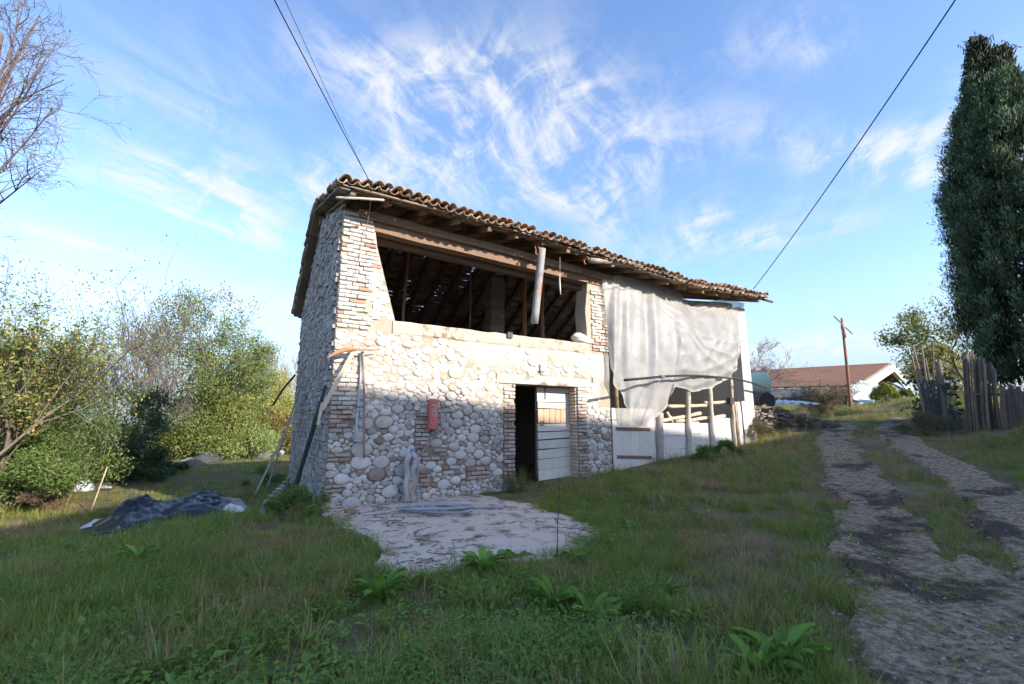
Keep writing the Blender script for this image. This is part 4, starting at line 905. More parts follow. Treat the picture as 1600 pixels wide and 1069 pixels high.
# ------------------------------------------------------------------ litter on the left grass
EXCL = []
def crumple(name, pts, hfun, mt, tint, label, cat, res=(46, 20), seed=1, edge=.02, kind=None, tint2=None):
    # pts: near edge and far edge polylines in world xy, surface draped over a heap
    EXCL.append([tuple(q) for q in pts[0]] + [tuple(q) for q in pts[1][::-1]])
    near, farp = lerp_path(pts[0], res[0] + 1), lerp_path(pts[1], res[0] + 1); m = MB(); V = []; F = []; rs = np.random.default_rng(seed)
    nu, nv = res; ofs = rs.uniform(0, 50)
    for j in range(nv + 1):
        t = j / nv; p = near * (1 - t) + farp * t; s = np.linspace(0, 1, nu + 1)
        j1 = fbm(p[:, 0] + ofs, p[:, 1], 3.2, 4, seed); j2 = np.abs(fbm(p[:, 0] - ofs, p[:, 1] + 3, 5.5, 4, seed + 2))
        x = p[:, 0] + .12 * fbm(p[:, 0], p[:, 1] + ofs, 2.5, 3, seed + 3); y = p[:, 1] + .10 * fbm(p[:, 0] + 9, p[:, 1], 2.5, 3, seed + 4)
        env = math.sin(math.pi * t) ** .6 * np.sin(math.pi * np.clip(s, .02, .98)) ** .4
        j3 = 1 - np.abs(fbm(p[:, 0] * 1.3 + ofs, p[:, 1] * 2.2, 4.2, 3, seed + 6)) * 2.2
        z = zt(x, y) + edge + env * hfun(s) * (.7 + .4 * j1 + .45 * j3) + .08 * j2 * env
        V.append(np.stack([x, y, z], 1))
    V = np.array(V); m.v.append(V.reshape(-1, 3)); m.n = (nu + 1) * (nv + 1)
    for j in range(nv):
        for i in range(nu): m.f.append((j * (nu + 1) + i, j * (nu + 1) + i + 1, (j + 1) * (nu + 1) + i + 1, (j + 1) * (nu + 1) + i)); m.t.append(tint if tint2 is None or fbm(V[j, i, 0] * 1., V[j, i, 1], 2.2, 3, seed + 5) + .5 * (i / nu < .38) * (j / nv > .4) < .42 else tint2)
    return link(name, m, mt, None, 'W', True, label=label, cat=cat, kind=kind)
def gp(*ps): return [np.array(gpix(*p)[:2]) for p in ps]
def build_litter():
    crumple('black_tarp', (gp((140, 838), (190, 832), (270, 812), (330, 806), (382, 800)), gp((150, 815), (205, 797), (262, 795), (320, 787), (376, 780))), lambda s: (.30) * np.exp(-((s - .28) / .2) ** 2) + .26 * np.exp(-((s - .75) / .22) ** 2) + .05, M_TARP, (.016, .02, .03), 'crumpled black plastic tarp lying in a heap on the grass', 'tarp', (130, 46), 3, tint2=(.15, .13, .115))
    crumple('white_film', (gp((128, 829), (165, 820)), gp((150, 818), (190, 807))), lambda s: .08 + 0 * s, M_WHITEP, (.55, .55, .56), 'strip of dirty white film under the left end of the black tarp', 'plastic film', (16, 8), 6)
    crumple('white_film', (gp((335, 803), (378, 803)), gp((345, 795), (380, 795))), lambda s: .08 + 0 * s, M_WHITEP, (.58, .57, .55), 'scrap of white film beside the right end of the black tarp', 'plastic film', (14, 7), 9)
    crumple('dark_tarp', (gp((275, 729), (300, 731), (340, 722), (365, 716)), gp((285, 724), (310, 722), (335, 713), (360, 709))), lambda s: .4 + 0 * s, M_TARP, (.08, .08, .09), 'dark strip of tarp lying by the far hedge', 'tarp', (30, 10), 11, tint2=(.5, .5, .5))
    crumple('white_sheet', (gp((320, 722), (352, 713)), gp((330, 716), (358, 706))), lambda s: .6 + 0 * s, M_WHITEP, (.74, .73, .70), 'bright white sheet draped over rubbish by the far hedge', 'plastic film', (18, 9), 13)
    crumple('grey_sheet', (gp((362, 710), (390, 716), (420, 719)), gp((364, 703), (392, 706), (425, 714))), lambda s: .55 + 0 * s, M_TARP, (.30, .28, .27), 'greyish wrinkled sheet lying beyond the barn near the hedge', 'tarp', (24, 9), 15)
    crumple('white_roll', (gp((418, 706), (442, 716)), gp((418, 699), (446, 706))), lambda s: .65 + 0 * s, M_WHITEP, (.80, .80, .78), 'bright white rolled sheet beside the barn\'s rear corner', 'plastic film', (18, 9), 17)
    # small white bag tied at the neck
    b = gpix(130, 767); m = MB(); pr = [(0, .22), (.08, .26), (.2, .2), (.32, .1), (.36, .05), (.42, .09), (.5, .11), (.55, .04)]; n = 14
    V = [(b[0] + r * (1 + .15 * math.sin(3 * a + k)) * math.cos(a), b[1] + r * (1 + .15 * math.sin(2 * a + k * 2)) * math.sin(a), b[2] + h) for k, (h, r) in enumerate(pr) for a in np.linspace(0, 2 * math.pi, n, endpoint=False)]
    m.add(V, [(k * n + i, k * n + (i + 1) % n, (k + 1) * n + (i + 1) % n, (k + 1) * n + i) for k in range(len(pr) - 1) for i in range(n)] + [tuple((len(pr) - 1) * n + i for i in range(n))], (.72, .73, .76)); link('plastic_bag', m, M_WHITEP, None, 'W', True, label='small white bag knotted at the neck under the left bushes', cat='bag')
    crumple('white_scrap', (gp((150, 765), (170, 764)), gp((152, 763), (170, 762))), lambda s: .04 + 0 * s, M_WHITEP, (.62, .62, .63), 'thin white scrap on bare soil right of the small bag', 'plastic film', (8, 4), 19)
    crumple('grey_scrap', (gp((170, 752), (192, 755)), gp((172, 747), (190, 748))), lambda s: .12 + 0 * s, M_TARP, (.30, .31, .34), 'grey scrap of film under the dark shrub', 'plastic film', (8, 5), 21)
    a = gpix(139, 803); m = MB(); m.tube(lerp_path([a - np.array([0, 0, .1]), a + np.array([.16, .1, .98])], 6), np.linspace(.016, .011, 6), 6, (.55, .42, .27)); link('garden_stake', m, M_BARK, None, 'W', True, label='thin bleached stake stuck upright in the lit grass', cat='stake')
build_litter()

# ------------------------------------------------------------------ plants
def leaf_mesh(name, C, size, tints, mt, up=.0, dirs=None, asp=.45, rs=rng):
    n = len(C); size = np.broadcast_to(np.asarray(size, float), (n,)) * rs.uniform(.7, 1.3, n)
    d = rs.normal(size=(n, 3)); d[:, 2] += up
    if dirs is not None: d = d * .45 + dirs
    d /= np.linalg.norm(d, axis=1)[:, None]; a = rs.normal(size=(n, 3)); sd = np.cross(d, a); sd /= np.linalg.norm(sd, axis=1)[:, None] + 1e-9; nm = np.cross(sd, d)
    L = size[:, None]; b = C - d * L * .5; t = C + d * L * .5; m = C + nm * L * .08 - d * L * .05
    V = np.stack([b, m + sd * L * asp * .5, t, m - sd * L * asp * .5], 1).reshape(-1, 3); Q = np.arange(4 * n).reshape(-1, 4)
    return fast_mesh(name, V, Q, tints, mt)
def pick(cols, n, rs=rng, jit=.25):
    c = np.asarray(cols, float); k = rs.integers(0, len(c), n); return np.clip(c[k] * rs.uniform(1 - jit, 1 + jit, (n, 1)), 0, 1)
def part_mesh(name, me, parent, off=(0, 0, 0)):
    o = bpy.data.objects.new(name, me); COL.objects.link(o); o.parent = parent; o.location = off; MATW[o.name] = MATW[parent.name]; return o
RMIN = [.004]
def grow(rs, p, d, L, r, lvl, maxl, out, tips, kids=5, wander=.22, up=.1, spread=.8, shr=.62):
    n = 6 if lvl < 2 else 5; P = [np.array(p, float)]; d = np.array(d, float); d /= np.linalg.norm(d)
    for i in range(n):
        d = d + rs.normal(0, wander, 3) * .5 + np.array([0, 0, up * .3]); d /= np.linalg.norm(d); P.append(P[-1] + d * L / n)
    r1 = r * (.45 if lvl < maxl else .35); out.append((np.array(P), np.linspace(r, max(r1, RMIN[0] * .7), n + 1), lvl))
    if lvl == maxl: tips.extend(P[1:]); return
    if lvl == maxl - 1: tips.extend(P[3:])
    for k in range(kids):
        t = rs.uniform(.3, 1.) if k else 1.; i = min(n - 1, int(t * n)); q = P[i] + (P[i + 1] - P[i]) * (t * n - i)
        a = rs.normal(size=3); a -= d * (a @ d); a /= np.linalg.norm(a) + 1e-9; dd = P[i + 1] - P[i]; dd /= np.linalg.norm(dd)
        nd = dd * (1 - spread * .5) + a * spread * rs.uniform(.6, 1.2) + np.array([0, 0, up])
        grow(rs, q, nd, L * shr * rs.uniform(.75, 1.2), max(RMIN[0], r * (1 - .45 * t) * .62), lvl + 1, maxl, out, tips, kids, wander, up, spread, shr)
def branches_mesh(out, tint, base):
    m = MB()
    for P, rad, lvl in out: m.tube(P - base, rad, 7 if lvl == 0 else 5 if lvl == 1 else 3, tint, cap=False)
    return mesh_from('trunk', np.concatenate(m.v), m.f, m.t, M_BARK, True)
def tree(name, label, base, H, r, leaves, lsize, cols, seed, maxl=3, kids=5, bark=(.20, .16, .13), lean=(0, 0, 1), trunk_frac=.45, spread=.8, stems=1, cat='tree', group=None, scatter=.12, up=.1, wander=.22, extra=None, shr=.62):
    rs = np.random.default_rng(seed); base = np.array(base, float); t = thing(name, label, cat, base, group); out = []; tips = []; RMIN[0] = max(.004, .0003 * float(np.hypot(base[0], base[1])))
    for s in range(stems):
        d = np.array(lean, float) + (rs.normal(0, .28, 3) * np.array([1, 1, 0]) if stems > 1 else 0); b = base + (rs.normal(0, .12, 3) * np.array([1, 1, 0]) if stems > 1 else 0) - np.array([0, 0, .1])
        grow(rs, b, d, H * trunk_frac * (rs.uniform(.7, 1.15) if stems > 1 else 1), r, 0, maxl, out, tips, kids, wander, up, spread, shr)
    part_mesh('trunk', branches_mesh(out, bark, base), t); T = np.array(tips) - base
    if extra is not None: T = np.concatenate([T, extra])
    if leaves:
        C = T[rs.integers(0, len(T), leaves)] + rs.normal(0, scatter, (leaves, 3)); C = C[C[:, 2] > -.2]
        part_mesh('crown', leaf_mesh('crown', C, lsize, pick(cols, len(C), rs), M_LEAF, .3, rs=rs), t)
    return t
def bush(name, label, base, W, Dp, H, leaves, lsize, cols, seed, blobs=14, cat='bush', group=None, stems=7, fuzz=.22, floor=.05, bark=(.22, .17, .12), asp=.45, up=.3):
    rs = np.random.default_rng(seed); base = np.array(base, float); t = thing(name, label, cat, base, group); cs = []; m = MB()
    for k in range(blobs):
        a = rs.uniform(0, 6.28); q = math.sqrt(rs.uniform(0, 1)); x, y = W * .5 * q * math.cos(a), Dp * .5 * q * math.sin(a); h = H * (1 - .55 * q * q) * rs.uniform(.25, .95); cs.append((x, y, h, rs.uniform(.16, .30) * min(W, H)))
        if k < stems: m.tube(smooth_path([(x * .15, y * .15, -.1), (x * .55, y * .5, h * .5), (x, y, h), (x * 1.1 + rs.normal(0, .1), y * 1.1, min(H * 1.08, h + .35 * H * rs.uniform(.2, .7)))], 8), np.linspace(.03, .006, 8) * (H / 3 + .3), 4, bark, cap=False)
    part_mesh('stems', mesh_from('stems', np.concatenate(m.v), m.f, m.t, M_BARK, True), t)
    k = rs.integers(0, blobs, leaves); c = np.array(cs)[k]; v = rs.normal(size=(leaves, 3)); v /= np.linalg.norm(v, axis=1)[:, None]; rr = c[:, 3:4] * (rs.uniform(.25, 1, (leaves, 1)) ** .5 + rs.normal(0, fuzz, (leaves, 1)))
    C = c[:, :3] + v * rr * np.array([1, 1, .85]); C = C[C[:, 2] > floor]
    hue = np.asarray(cols, float)[rs.integers(0, len(cols), blobs)]; pk = np.clip((pick(cols, leaves, rs, .3) * .55 + hue[k] * .45), 0, 1)[:len(C)]
    part_mesh('crown', leaf_mesh('crown', C, lsize, pk, M_LEAF, up, rs=rs, asp=asp), t); return t
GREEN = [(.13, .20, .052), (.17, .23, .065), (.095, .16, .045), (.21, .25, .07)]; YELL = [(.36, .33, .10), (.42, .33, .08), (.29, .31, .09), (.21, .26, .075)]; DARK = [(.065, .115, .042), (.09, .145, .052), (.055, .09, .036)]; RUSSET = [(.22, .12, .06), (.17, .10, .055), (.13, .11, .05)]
def G(px, py): return gpix(px, py)
def GY(px, Y):                              # ground point on a sight line at a given distance
    q = at_y(px, 660, Y); return np.array([q[0], Y, float(zt(q[0], Y))])

def build_left_trees():
    # bare tree outside the left edge, limbs reaching into view
    base = GY(-190, 8.2); t = thing('bare_tree', 'leafless tree whose twiggy limbs reach in at the upper left', 'tree', base); rs = np.random.default_rng(31); out = []; tips = []
    tr = smooth_path([base - (0, 0, .2), base + (.1, 0, 2.5), base + (.3, .1, 5), base + (.45, .2, 7.5), base + (.5, .1, 10)], 14); out.append((tr, np.linspace(.18, .04, 14), 0))
    for (i, px, py, Y) in ((6, 15, 285, 8.4), (7, 62, 268, 7.8), (8, 60, 150, 8.2), (8, 85, 165, 8.8), (9, 70, 95, 8.0), (9, 95, 60, 8.6), (10, 60, 30, 8.3), (10, 70, 10, 8.9), (11, 30, -30, 8.4), (9, 20, 120, 7.6), (7, 20, 200, 8.6), (10, 100, 125, 8.2), (11, 50, 60, 8.8), (8, 45, 215, 8.5)):
        e = at_y(px, py, Y); a = tr[i]; mid = (a + e) / 2 + np.array([0, 0, .15]) + rs.normal(0, .12, 3); P = smooth_path([a, mid, e], 9); out.append((P, np.linspace(.028, .007, 9), 1))
        for k in range(5):
            j = rs.integers(2, 8); d = P[j + 1] - P[j - 1] if j < 8 else P[j] - P[j - 1]; d = d / np.linalg.norm(d) + rs.normal(0, .5, 3) + np.array([0, 0, -.1]); grow(rs, P[j], d, rs.uniform(.5, 1.0), .012, 2, 4, out, tips, 4, .3, -.02, .75, .6)
    part_mesh('trunk', branches_mesh(out, (.17, .125, .115), base), t)
    T = np.array(tips) - base; C = T[rs.integers(0, len(T), 260)]; part_mesh('crown', leaf_mesh('crown', C, .05, pick(RUSSET, len(C), rs), M_LEAF, rs=rs), t)
    tree('leafy_tree', 'tall loose leafy shrub with yellowing leaves at the left edge', GY(8, 11.), 5.0, .06, 11000, .10, GREEN + YELL[:2], 41, 3, 6, stems=4, trunk_frac=.5, scatter=.07, up=.3, spread=.62, cat='shrub', group='shrubs along the left hedge')
    tree('leafy_tree', 'open shrub with arching yellow green sprays beside the left edge shrub', GY(100, 13.5), 4.4, .045, 7500, .10, GREEN + YELL, 42, 3, 6, stems=4, trunk_frac=.5, scatter=.07, up=.3, spread=.62, cat='shrub', group='shrubs along the left hedge')
    tree('leafy_tree', 'small fully leaved tree trailing twigs down the left picture edge', GY(-115, 9.8), 6.0, .05, 5000, .07, YELL + GREEN, 43, 3, 5, stems=3, trunk_frac=.55, scatter=.18, group='shrubs along the left hedge')
    bush('bramble', 'bright green bramble mound spreading low at the left edge', GY(25, 10.6), 3.4, 2.2, 1.9, 17000, .075, GREEN + [(.12, .2, .04)], 44, 18, group='shrubs along the left hedge')
    bush('bramble', 'leafy green bush between the left edge shrub and the dark one', GY(120, 12.6), 3.6, 2.4, 2.6, 18000, .08, GREEN, 45, 18, group='shrubs along the left hedge')
    bush('bramble', 'dense hedge bush rising behind the low bramble mound', GY(50, 14.2), 4.6, 2.6, 2.7, 18000, .085, GREEN + YELL[2:], 46, 18, group='shrubs along the left hedge')
    bush('dry_bush', 'brown dry brush heap at the far left of the lit grass', G(22, 803), 1.7, 1.2, .62, 5200, .06, [(.24, .16, .11), (.3, .2, .13), (.18, .12, .08)], 47, 10, group='shrubs along the left hedge', asp=.12, up=1.)
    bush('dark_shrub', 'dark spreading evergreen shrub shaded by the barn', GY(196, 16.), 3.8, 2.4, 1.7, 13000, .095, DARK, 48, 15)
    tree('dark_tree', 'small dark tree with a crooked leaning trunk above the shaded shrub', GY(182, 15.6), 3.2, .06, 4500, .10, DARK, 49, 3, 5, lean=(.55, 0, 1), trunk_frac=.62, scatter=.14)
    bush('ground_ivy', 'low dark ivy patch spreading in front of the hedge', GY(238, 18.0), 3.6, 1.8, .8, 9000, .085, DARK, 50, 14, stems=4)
    tree('ivy_tree', 'nearly bare tree with purplish twigs and an ivy covered trunk', GY(222, 20.5), 6.6, .11, 700, .07, RUSSET, 51, 4, 5, bark=(.17, .14, .125), trunk_frac=.5, up=.22, spread=.62, stems=3)
    tree('ivy_tree', 'bare upright tree with grey twigs left of the round crowned tree', GY(192, 21.5), 6.4, .09, 500, .07, RUSSET, 52, 4, 5, bark=(.19, .165, .15), trunk_frac=.5, up=.25, spread=.55, stems=2)
    b = GY(316, 26.); rs = np.random.default_rng(8); ivy = np.stack([rs.normal(0, .5, 1200), rs.normal(0, .5, 1200), rs.uniform(1.5, 6.8, 1200)], 1)
    tree('small_leaved_tree', 'tree with a wide airy crown of small leaves above the hedge', b, 13.6, .17, 24000, .13, GREEN + YELL[2:], 53, 4, 5, trunk_frac=.36, spread=.8, scatter=.20, extra=ivy, up=.16, stems=2)
    for k, (px, Y, W, H, lab, cols) in enumerate(((270, 24.5, 4.2, 3.3, 'green hedge bush under the airy tree', GREEN), (318, 25.5, 4.5, 5.0, 'tall mixed green bush at the foot of the airy tree', GREEN + YELL), (352, 27.5, 5.0, 5.6, 'yellowing bush right of the airy tree', YELL + GREEN[:1]), (398, 29., 5.5, 6.3, 'tall feathery yellow green bush nearest the barn\'s rear', [(.48, .46, .14), (.40, .41, .12), (.32, .37, .12)]), (428, 30., 4.6, 5.0, 'lower feathery yellow bush beside the barn\'s rear corner', [(.48, .46, .14), (.38, .39, .12)]), (372, 26., 5.0, 2.5, 'low bright bush in front of the feathery ones', [(.31, .38, .13), (.25, .32, .11)]), (452, 29., 2.6, 4.0, 'reddish thin bush peeping past the barn\'s left edge', RUSSET + YELL))):
        bush('hedge_bush', lab, GY(px, Y), W, 3.0, H, 17000 if H > 3 else 10000, .12, cols, 60 + k, 18, group='bushes of the far left hedge', fuzz=.3)
    tree('bare_sapling', 'thin grey leafless sapling standing behind the feathery bushes', GY(447, 31.), 7.0, .06, 0, .1, GREEN, 71, 4, 4, bark=(.3, .25, .23), trunk_frac=.5, up=.3, spread=.5, stems=3)
build_left_trees()

def build_cypress():
    rs = np.random.default_rng(77); base = np.array([17.55, 14.8, float(zt(17., 14.8))]); t = thing('cypress_tree', 'tall dark columnar cypress with two tips at the right edge', 'tree', base)
    m = MB(); m.tube([(0, 0, -.2), (0, 0, 1.2), (.05, 0, 6)], [.24, .2, .1], 8, (.16, .12, .09)); part_mesh('trunk', mesh_from('trunk', np.concatenate(m.v), m.f, m.t, M_BARK, True), t)
    H = 13.6; K = 2100; h = rs.uniform(0, 1, K) ** .9; th = rs.uniform(0, 2 * math.pi, K)
    prof = np.interp(h, [0, .04, .15, .35, .55, .66, .76, .86, .94, 1], [1.3, 1.6, 1.68, 1.7, 1.64, 1.36, .95, .52, .24, .03])
    lum = 1 + .06 * np.sin(th * 5 + h * 11) + .08 * np.sin(th * 9 - h * 23 + 1) + rs.normal(0, .07, K); rr = prof * lum
    tip = (h > .85); sx = np.where(tip & (th > math.pi), .75, np.where(tip, -.25, 0)) * ((h - .85) / .15).clip(0, 1)
    c0 = np.stack([rr * np.cos(th) + sx, rr * np.sin(th), 1.0 + h * (H - 1) - np.where(th > math.pi, .45, 0) * tip], 1)
    n = 50; k = np.repeat(np.arange(K), n); out = np.stack([np.cos(th), np.sin(th), np.zeros(K)], 1)[k]
    g = rs.normal(size=(len(k), 3)); up = rs.uniform(-1, 1, len(k)); wid = (.13 * (1 - .6 * np.clip(up, -.3, 1)))[:, None]
    C = c0[k] + g * wid * np.array([1, 1, .6]) * np.clip((1.04 - h[k]) / .2, .3, 1)[:, None] + np.stack([0 * up, 0 * up, up * .30], 1) + out * (.05 * up)[:, None]
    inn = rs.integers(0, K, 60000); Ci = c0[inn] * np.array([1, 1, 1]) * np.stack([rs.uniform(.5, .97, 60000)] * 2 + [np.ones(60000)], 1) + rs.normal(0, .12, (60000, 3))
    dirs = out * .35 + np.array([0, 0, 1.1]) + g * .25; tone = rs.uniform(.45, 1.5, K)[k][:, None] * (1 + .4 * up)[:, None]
    col = np.clip(pick([(.09, .15, .078), (.115, .175, .088), (.075, .12, .068), (.16, .215, .10)], len(k), rs) * tone, 0, 1); ci = pick([(.035, .055, .03), (.05, .05, .03)], 60000, rs)  # clump light and dark, and the crown's dim inside, are put into the tints
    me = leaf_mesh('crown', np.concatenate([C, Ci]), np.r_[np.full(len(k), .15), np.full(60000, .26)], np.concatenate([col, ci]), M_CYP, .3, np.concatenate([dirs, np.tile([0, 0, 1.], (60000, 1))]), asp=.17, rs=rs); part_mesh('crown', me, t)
build_cypress()

def build_right():
    tree('autumn_tree', 'leafy tree with yellowing leaves arching out behind the palisade', GY(1540, 18.5), 5.3, .08, 5200, .13, GREEN + YELL, 81, 3, 5, lean=(-.45, 0, 1), trunk_frac=.5, scatter=.13)
    bush('vine_tangle', 'straggling dark vine with rounded leaves at the end of the fence', GY(1462, 15.5), 1.3, .8, 2.6, 700, .12, [(.05, .07, .03), (.09, .09, .03), (.06, .05, .03)], 82, 14, fuzz=.5, asp=.8)
    bush('hedge_bush', 'yellowing bush glimpsed behind the green net', GY(1490, 21.), 3.0, 2., 3.2, 6000, .12, YELL, 83, 10)
    rs = random.Random(6)
    # fence on the bank
    f = thing('palisade_fence', 'rough palisade of grey split stakes and posts along the right bank', 'fence', GY(1500, 14.)); 
    def stake(px0, px1, ytop, Y, r, tint, name='stake'):
        b = GY(px0, Y); tp = at_y(px1, ytop, Y); m = MB(); P = smooth_path([b - (0, 0, .2), (b + tp) / 2 + rng.normal(0, .03, 3), tp], 7); m.tube(P, np.linspace(r, r * .75, 7), 6, tint); link(name, m, M_BARK, f, 'W', True)
    for (a, b, y, r) in ((1452, 1426, 540, .035), (1449, 1425, 556, .03), (1455, 1440, 542, .035), (1460, 1446, 560, .03), (1462, 1458, 535, .03), (1446, 1437, 575, .04)): stake(a, b, y, 14.6, r, tuple(np.array((.26, .20, .16)) * rs.uniform(.8, 1.2)))
    stake(1474, 1466, 565, 14.3, .11, (.17, .14, .12), 'post')
    for k in range(17):
        px = 1507 + k * 3.2 + rs.uniform(-.8, .8); stake(px + 3, px - 1 - (k * .1), 546 + abs(k - 3) * 2.5 + rs.uniform(-5, 5), 13.6 - k * .04 + rs.uniform(-.1, .1), .036 + rs.uniform(-.008, .012), tuple(np.array((.19, .15, .12)) * rs.uniform(.4, 1.25)))
    for k in range(12):
        px = 1569 + k * 6; stake(px, px - 2, 607 + rs.uniform(-6, 6), 12.6, .07, tuple(np.array((.15, .115, .09)) * rs.uniform(.7, 1.2)))
    for (pa, pb) in ((1506, 1568), (1550, 1640)):
        a, b = at_y(pa, 615, 13.4), at_y(pb, 618, 13.); m = MB(); m.beam(a, b, .05, .06, (0, 0, 1), (.15, .12, .1), .005, 4); link('rail', m, M_WOOD, f)
    a, b = GY(1448, 14.5), GY(1506, 14.); m = MB()
    def net(s, t): p = a * (1 - s) + b * s; return (p[0] + .04 * math.sin(s * 9 + t * 4), p[1] + .05 * math.sin(s * 14), p[2] - .05 + t * (1.55 + .1 * math.sin(s * 7)))
    m.grid(net, 24, 8); link('net', m, M_NET, f, 'W', True)
    # far shed with open gable
    A, B, Gx, Gl, Ee = at_y(1150, 608, 49), at_y(1338, 604.5, 40), at_y(1391, 569.5, 43), at_y(1150, 582, 53), at_y(1419, 601, 46)
    s = thing('farm_shed', 'long low farm shed with red brown roof and open white gable end', 'shed', (B[0], B[1], float(zt(B[0], B[1]))))
    def slab(name, p, mt, tint, th=.16):
        p = [np.array(q) for q in p]; n = np.cross(p[1] - p[0], p[2] - p[0]); n = n / np.linalg.norm(n) * th; n = n if n[2] > 0 else -n; m = MB(); k = len(p); m.add(p + [q + n for q in p], [tuple(range(k))[::-1], tuple(range(k, 2 * k))] + [(i, (i + 1) % k, (i + 1) % k + k, i + k) for i in range(k)], tint); return link(name, m, mt, s)
    slab('roof', [A, B, Gx, Gl], M_ROOFFAR, (.25, .13, .082)); Er = Ee + (Gl - Gx); slab('roof', [Gx, Ee, Er, Gl], M_ROOFFAR, (.2, .11, .075))
    def band(a, b, h, name='bargeboard', tint=(.70, .64, .57), dn=.06):
        m = MB(); a = np.array(a); b = np.array(b); m.beam(a - (0, 0, h / 2 + dn), b - (0, 0, h / 2 + dn), .35, h, (0, 0, 1), tint); link(name, m, M_PLASTER, s)
    g = np.array([-.15, -.3, 0.]); band(B + g, Gx + g, .62); band(Gx + g, Ee + g, .62)
    zb = float(zt(B[0], B[1])) - .3
    for (p, w_) in ((B, .45), (Ee, .45), ((B * .55 + Gx * .45), .5)): m = MB(); m.box((p[0], p[1], (zb + p[2] - .3) / 2), (w_, w_, p[2] - .3 - zb), None, (.62, .57, .52)); link('column', m, M_PLASTER, s)
    wl, wr = A + np.array([0, .8, 0]), B + np.array([-.6, .9, 0]); m = MB(); m.add([(wl[0], wl[1], zb), (wr[0], wr[1], zb), (wr[0], wr[1], wr[2]), (wl[0], wl[1], wl[2]), (wl[0], wl[1] + .3, zb), (wr[0], wr[1] + .3, zb), (wr[0], wr[1] + .3, wr[2]), (wl[0], wl[1] + .3, wl[2])], [(0, 1, 2, 3), (7, 6, 5, 4), (0, 3, 7, 4), (1, 5, 6, 2), (3, 2, 6, 7)], (.58, .53, .48)); link('wall', m, M_PLASTER, s)
    bk0, bk1 = B + (Gl - Gx) * .12, Ee + (Gl - Gx) * .12; m = MB(); m.add([(bk0[0], bk0[1], zb), (bk1[0], bk1[1], zb), (bk1[0], bk1[1], bk1[2]), tuple(Gx + (Gl - Gx) * .12 - (0, 0, .1)), (bk0[0], bk0[1], bk0[2])], [(0, 1, 2, 3, 4)], (.16, .14, .125)); link('inner_wall', m, M_PLASTER, s)  # shade under the open gable is put into this wall's dark tint
    for k in range(5):
        q = .25 + k * .16; c = wl * (1 - q) + wr * q; m = MB(); m.box((c[0], c[1] - .06, wl[2] - 1.25), (1.9, .12, .42), (0, 0, math.atan2(wr[1] - wl[1], wr[0] - wl[0])), (.10, .09, .085)); link('window', m, M_PAINT, s)
        m = MB(); m.box((c[0] + 1.3, c[1] - .09, wl[2] - 1.1), (.22, .22, 2.2), None, (.56, .51, .46)); link('pilaster', m, M_PLASTER, s)
    # pole with a crossbar
    b = GY(1332, 27.); tp = at_y(1315, 497, 27.); u = thing('rusty_pole', 'tall leaning rusty pole with a slanting crossbar before the shed', 'pole', b)
    m = MB(); m.tube(smooth_path([b - (0, 0, .3), b * .5 + tp * .5 + (.03, 0, 0), tp], 9), np.linspace(.10, .06, 9), 8, (.28, .13, .09)); link('shaft', m, M_IRON, u, 'W', True)
    a, c = at_y(1303, 494, 26.9), at_y(1332, 522, 26.9); m = MB(); m.tube([a, c], .035, 6, (.30, .24, .21)); link('crossbar', m, M_IRON, u, 'W', True)
    m = MB(); m.tube(lerp_path([at_y(1316, 507, 26.9), at_y(1320, 528, 26.9)], 5), [.09, .12, .10, .12, .08], 7, (.36, .24, .20)); link('wrapping', m, M_IRON, u, 'W', True)
    # plastic tank, drum, sheets and low wall behind the barn's right end
    Y = 21.; c0, c1 = at_y(1150, 600, Y), at_y(1199, 599, Y - .2); k = thing('green_tank', 'pale green horizontal tank lying on a trailer behind the barn', 'tank', GY(1185, Y))
    m = MB(); P = [c0, c0 + (c1 - c0) * .9, c0 + (c1 - c0) * .97, c1]; P = [c0 + (c1 - c0) * q for q in (0, .3, .6, .86, .87, .9, .91, .98, 1.)]; m.tube(P, [.50, .50, .50, .50, .54, .54, .50, .49, .34], 18, (.42, .58, .47)); link('body', m, M_PAINT, k, 'W', True)
    for q in (.35, .85):
        c = c0 + (c1 - c0) * q; gz_ = float(zt(c[0], c[1])); m = MB(); m.box((c[0], c[1], (gz_ + c[2] - .4) / 2), (.12, .7, c[2] - .35 - gz_), None, (.2, .17, .13)); link('support', m, M_IRON, k)
    c = at_y(1199, 626, 18.6); d = pray(1199, 626); d = np.array([d[0] * .9 - .35, d[1], 0]); d /= np.linalg.norm(d); m = MB(); k = thing('steel_drum', 'dark steel drum lying on its side on the low wall', 'drum', (c[0], c[1], c[2] - .32)); R0 = .32
    m.tube([c + d * q for q in (0, .02, .03, .28, .3, .32, .58, .6, .62, .86, .88)], [.30, .33, .31, .31, .335, .31, .31, .335, .31, .31, .33], 20, (.10, .075, .07), cap=False); link('shell', m, M_IRON, k, 'W', True)
    m = MB(); m.tube([c + d * .035, c + d * .05], .305, 20, (.055, .045, .05)); link('end', m, M_IRON, k, 'W')
    a, b = GY(1165, 17.4), GY(1300, 19.2); wv = b - a; L = np.linalg.norm(wv); m = MB(); w_ = thing('low_wall', 'low tumbledown stone wall beside the track behind the barn', 'wall', (a + b) / 2)
    top = c[2] - .33; rs2 = random.Random(8)
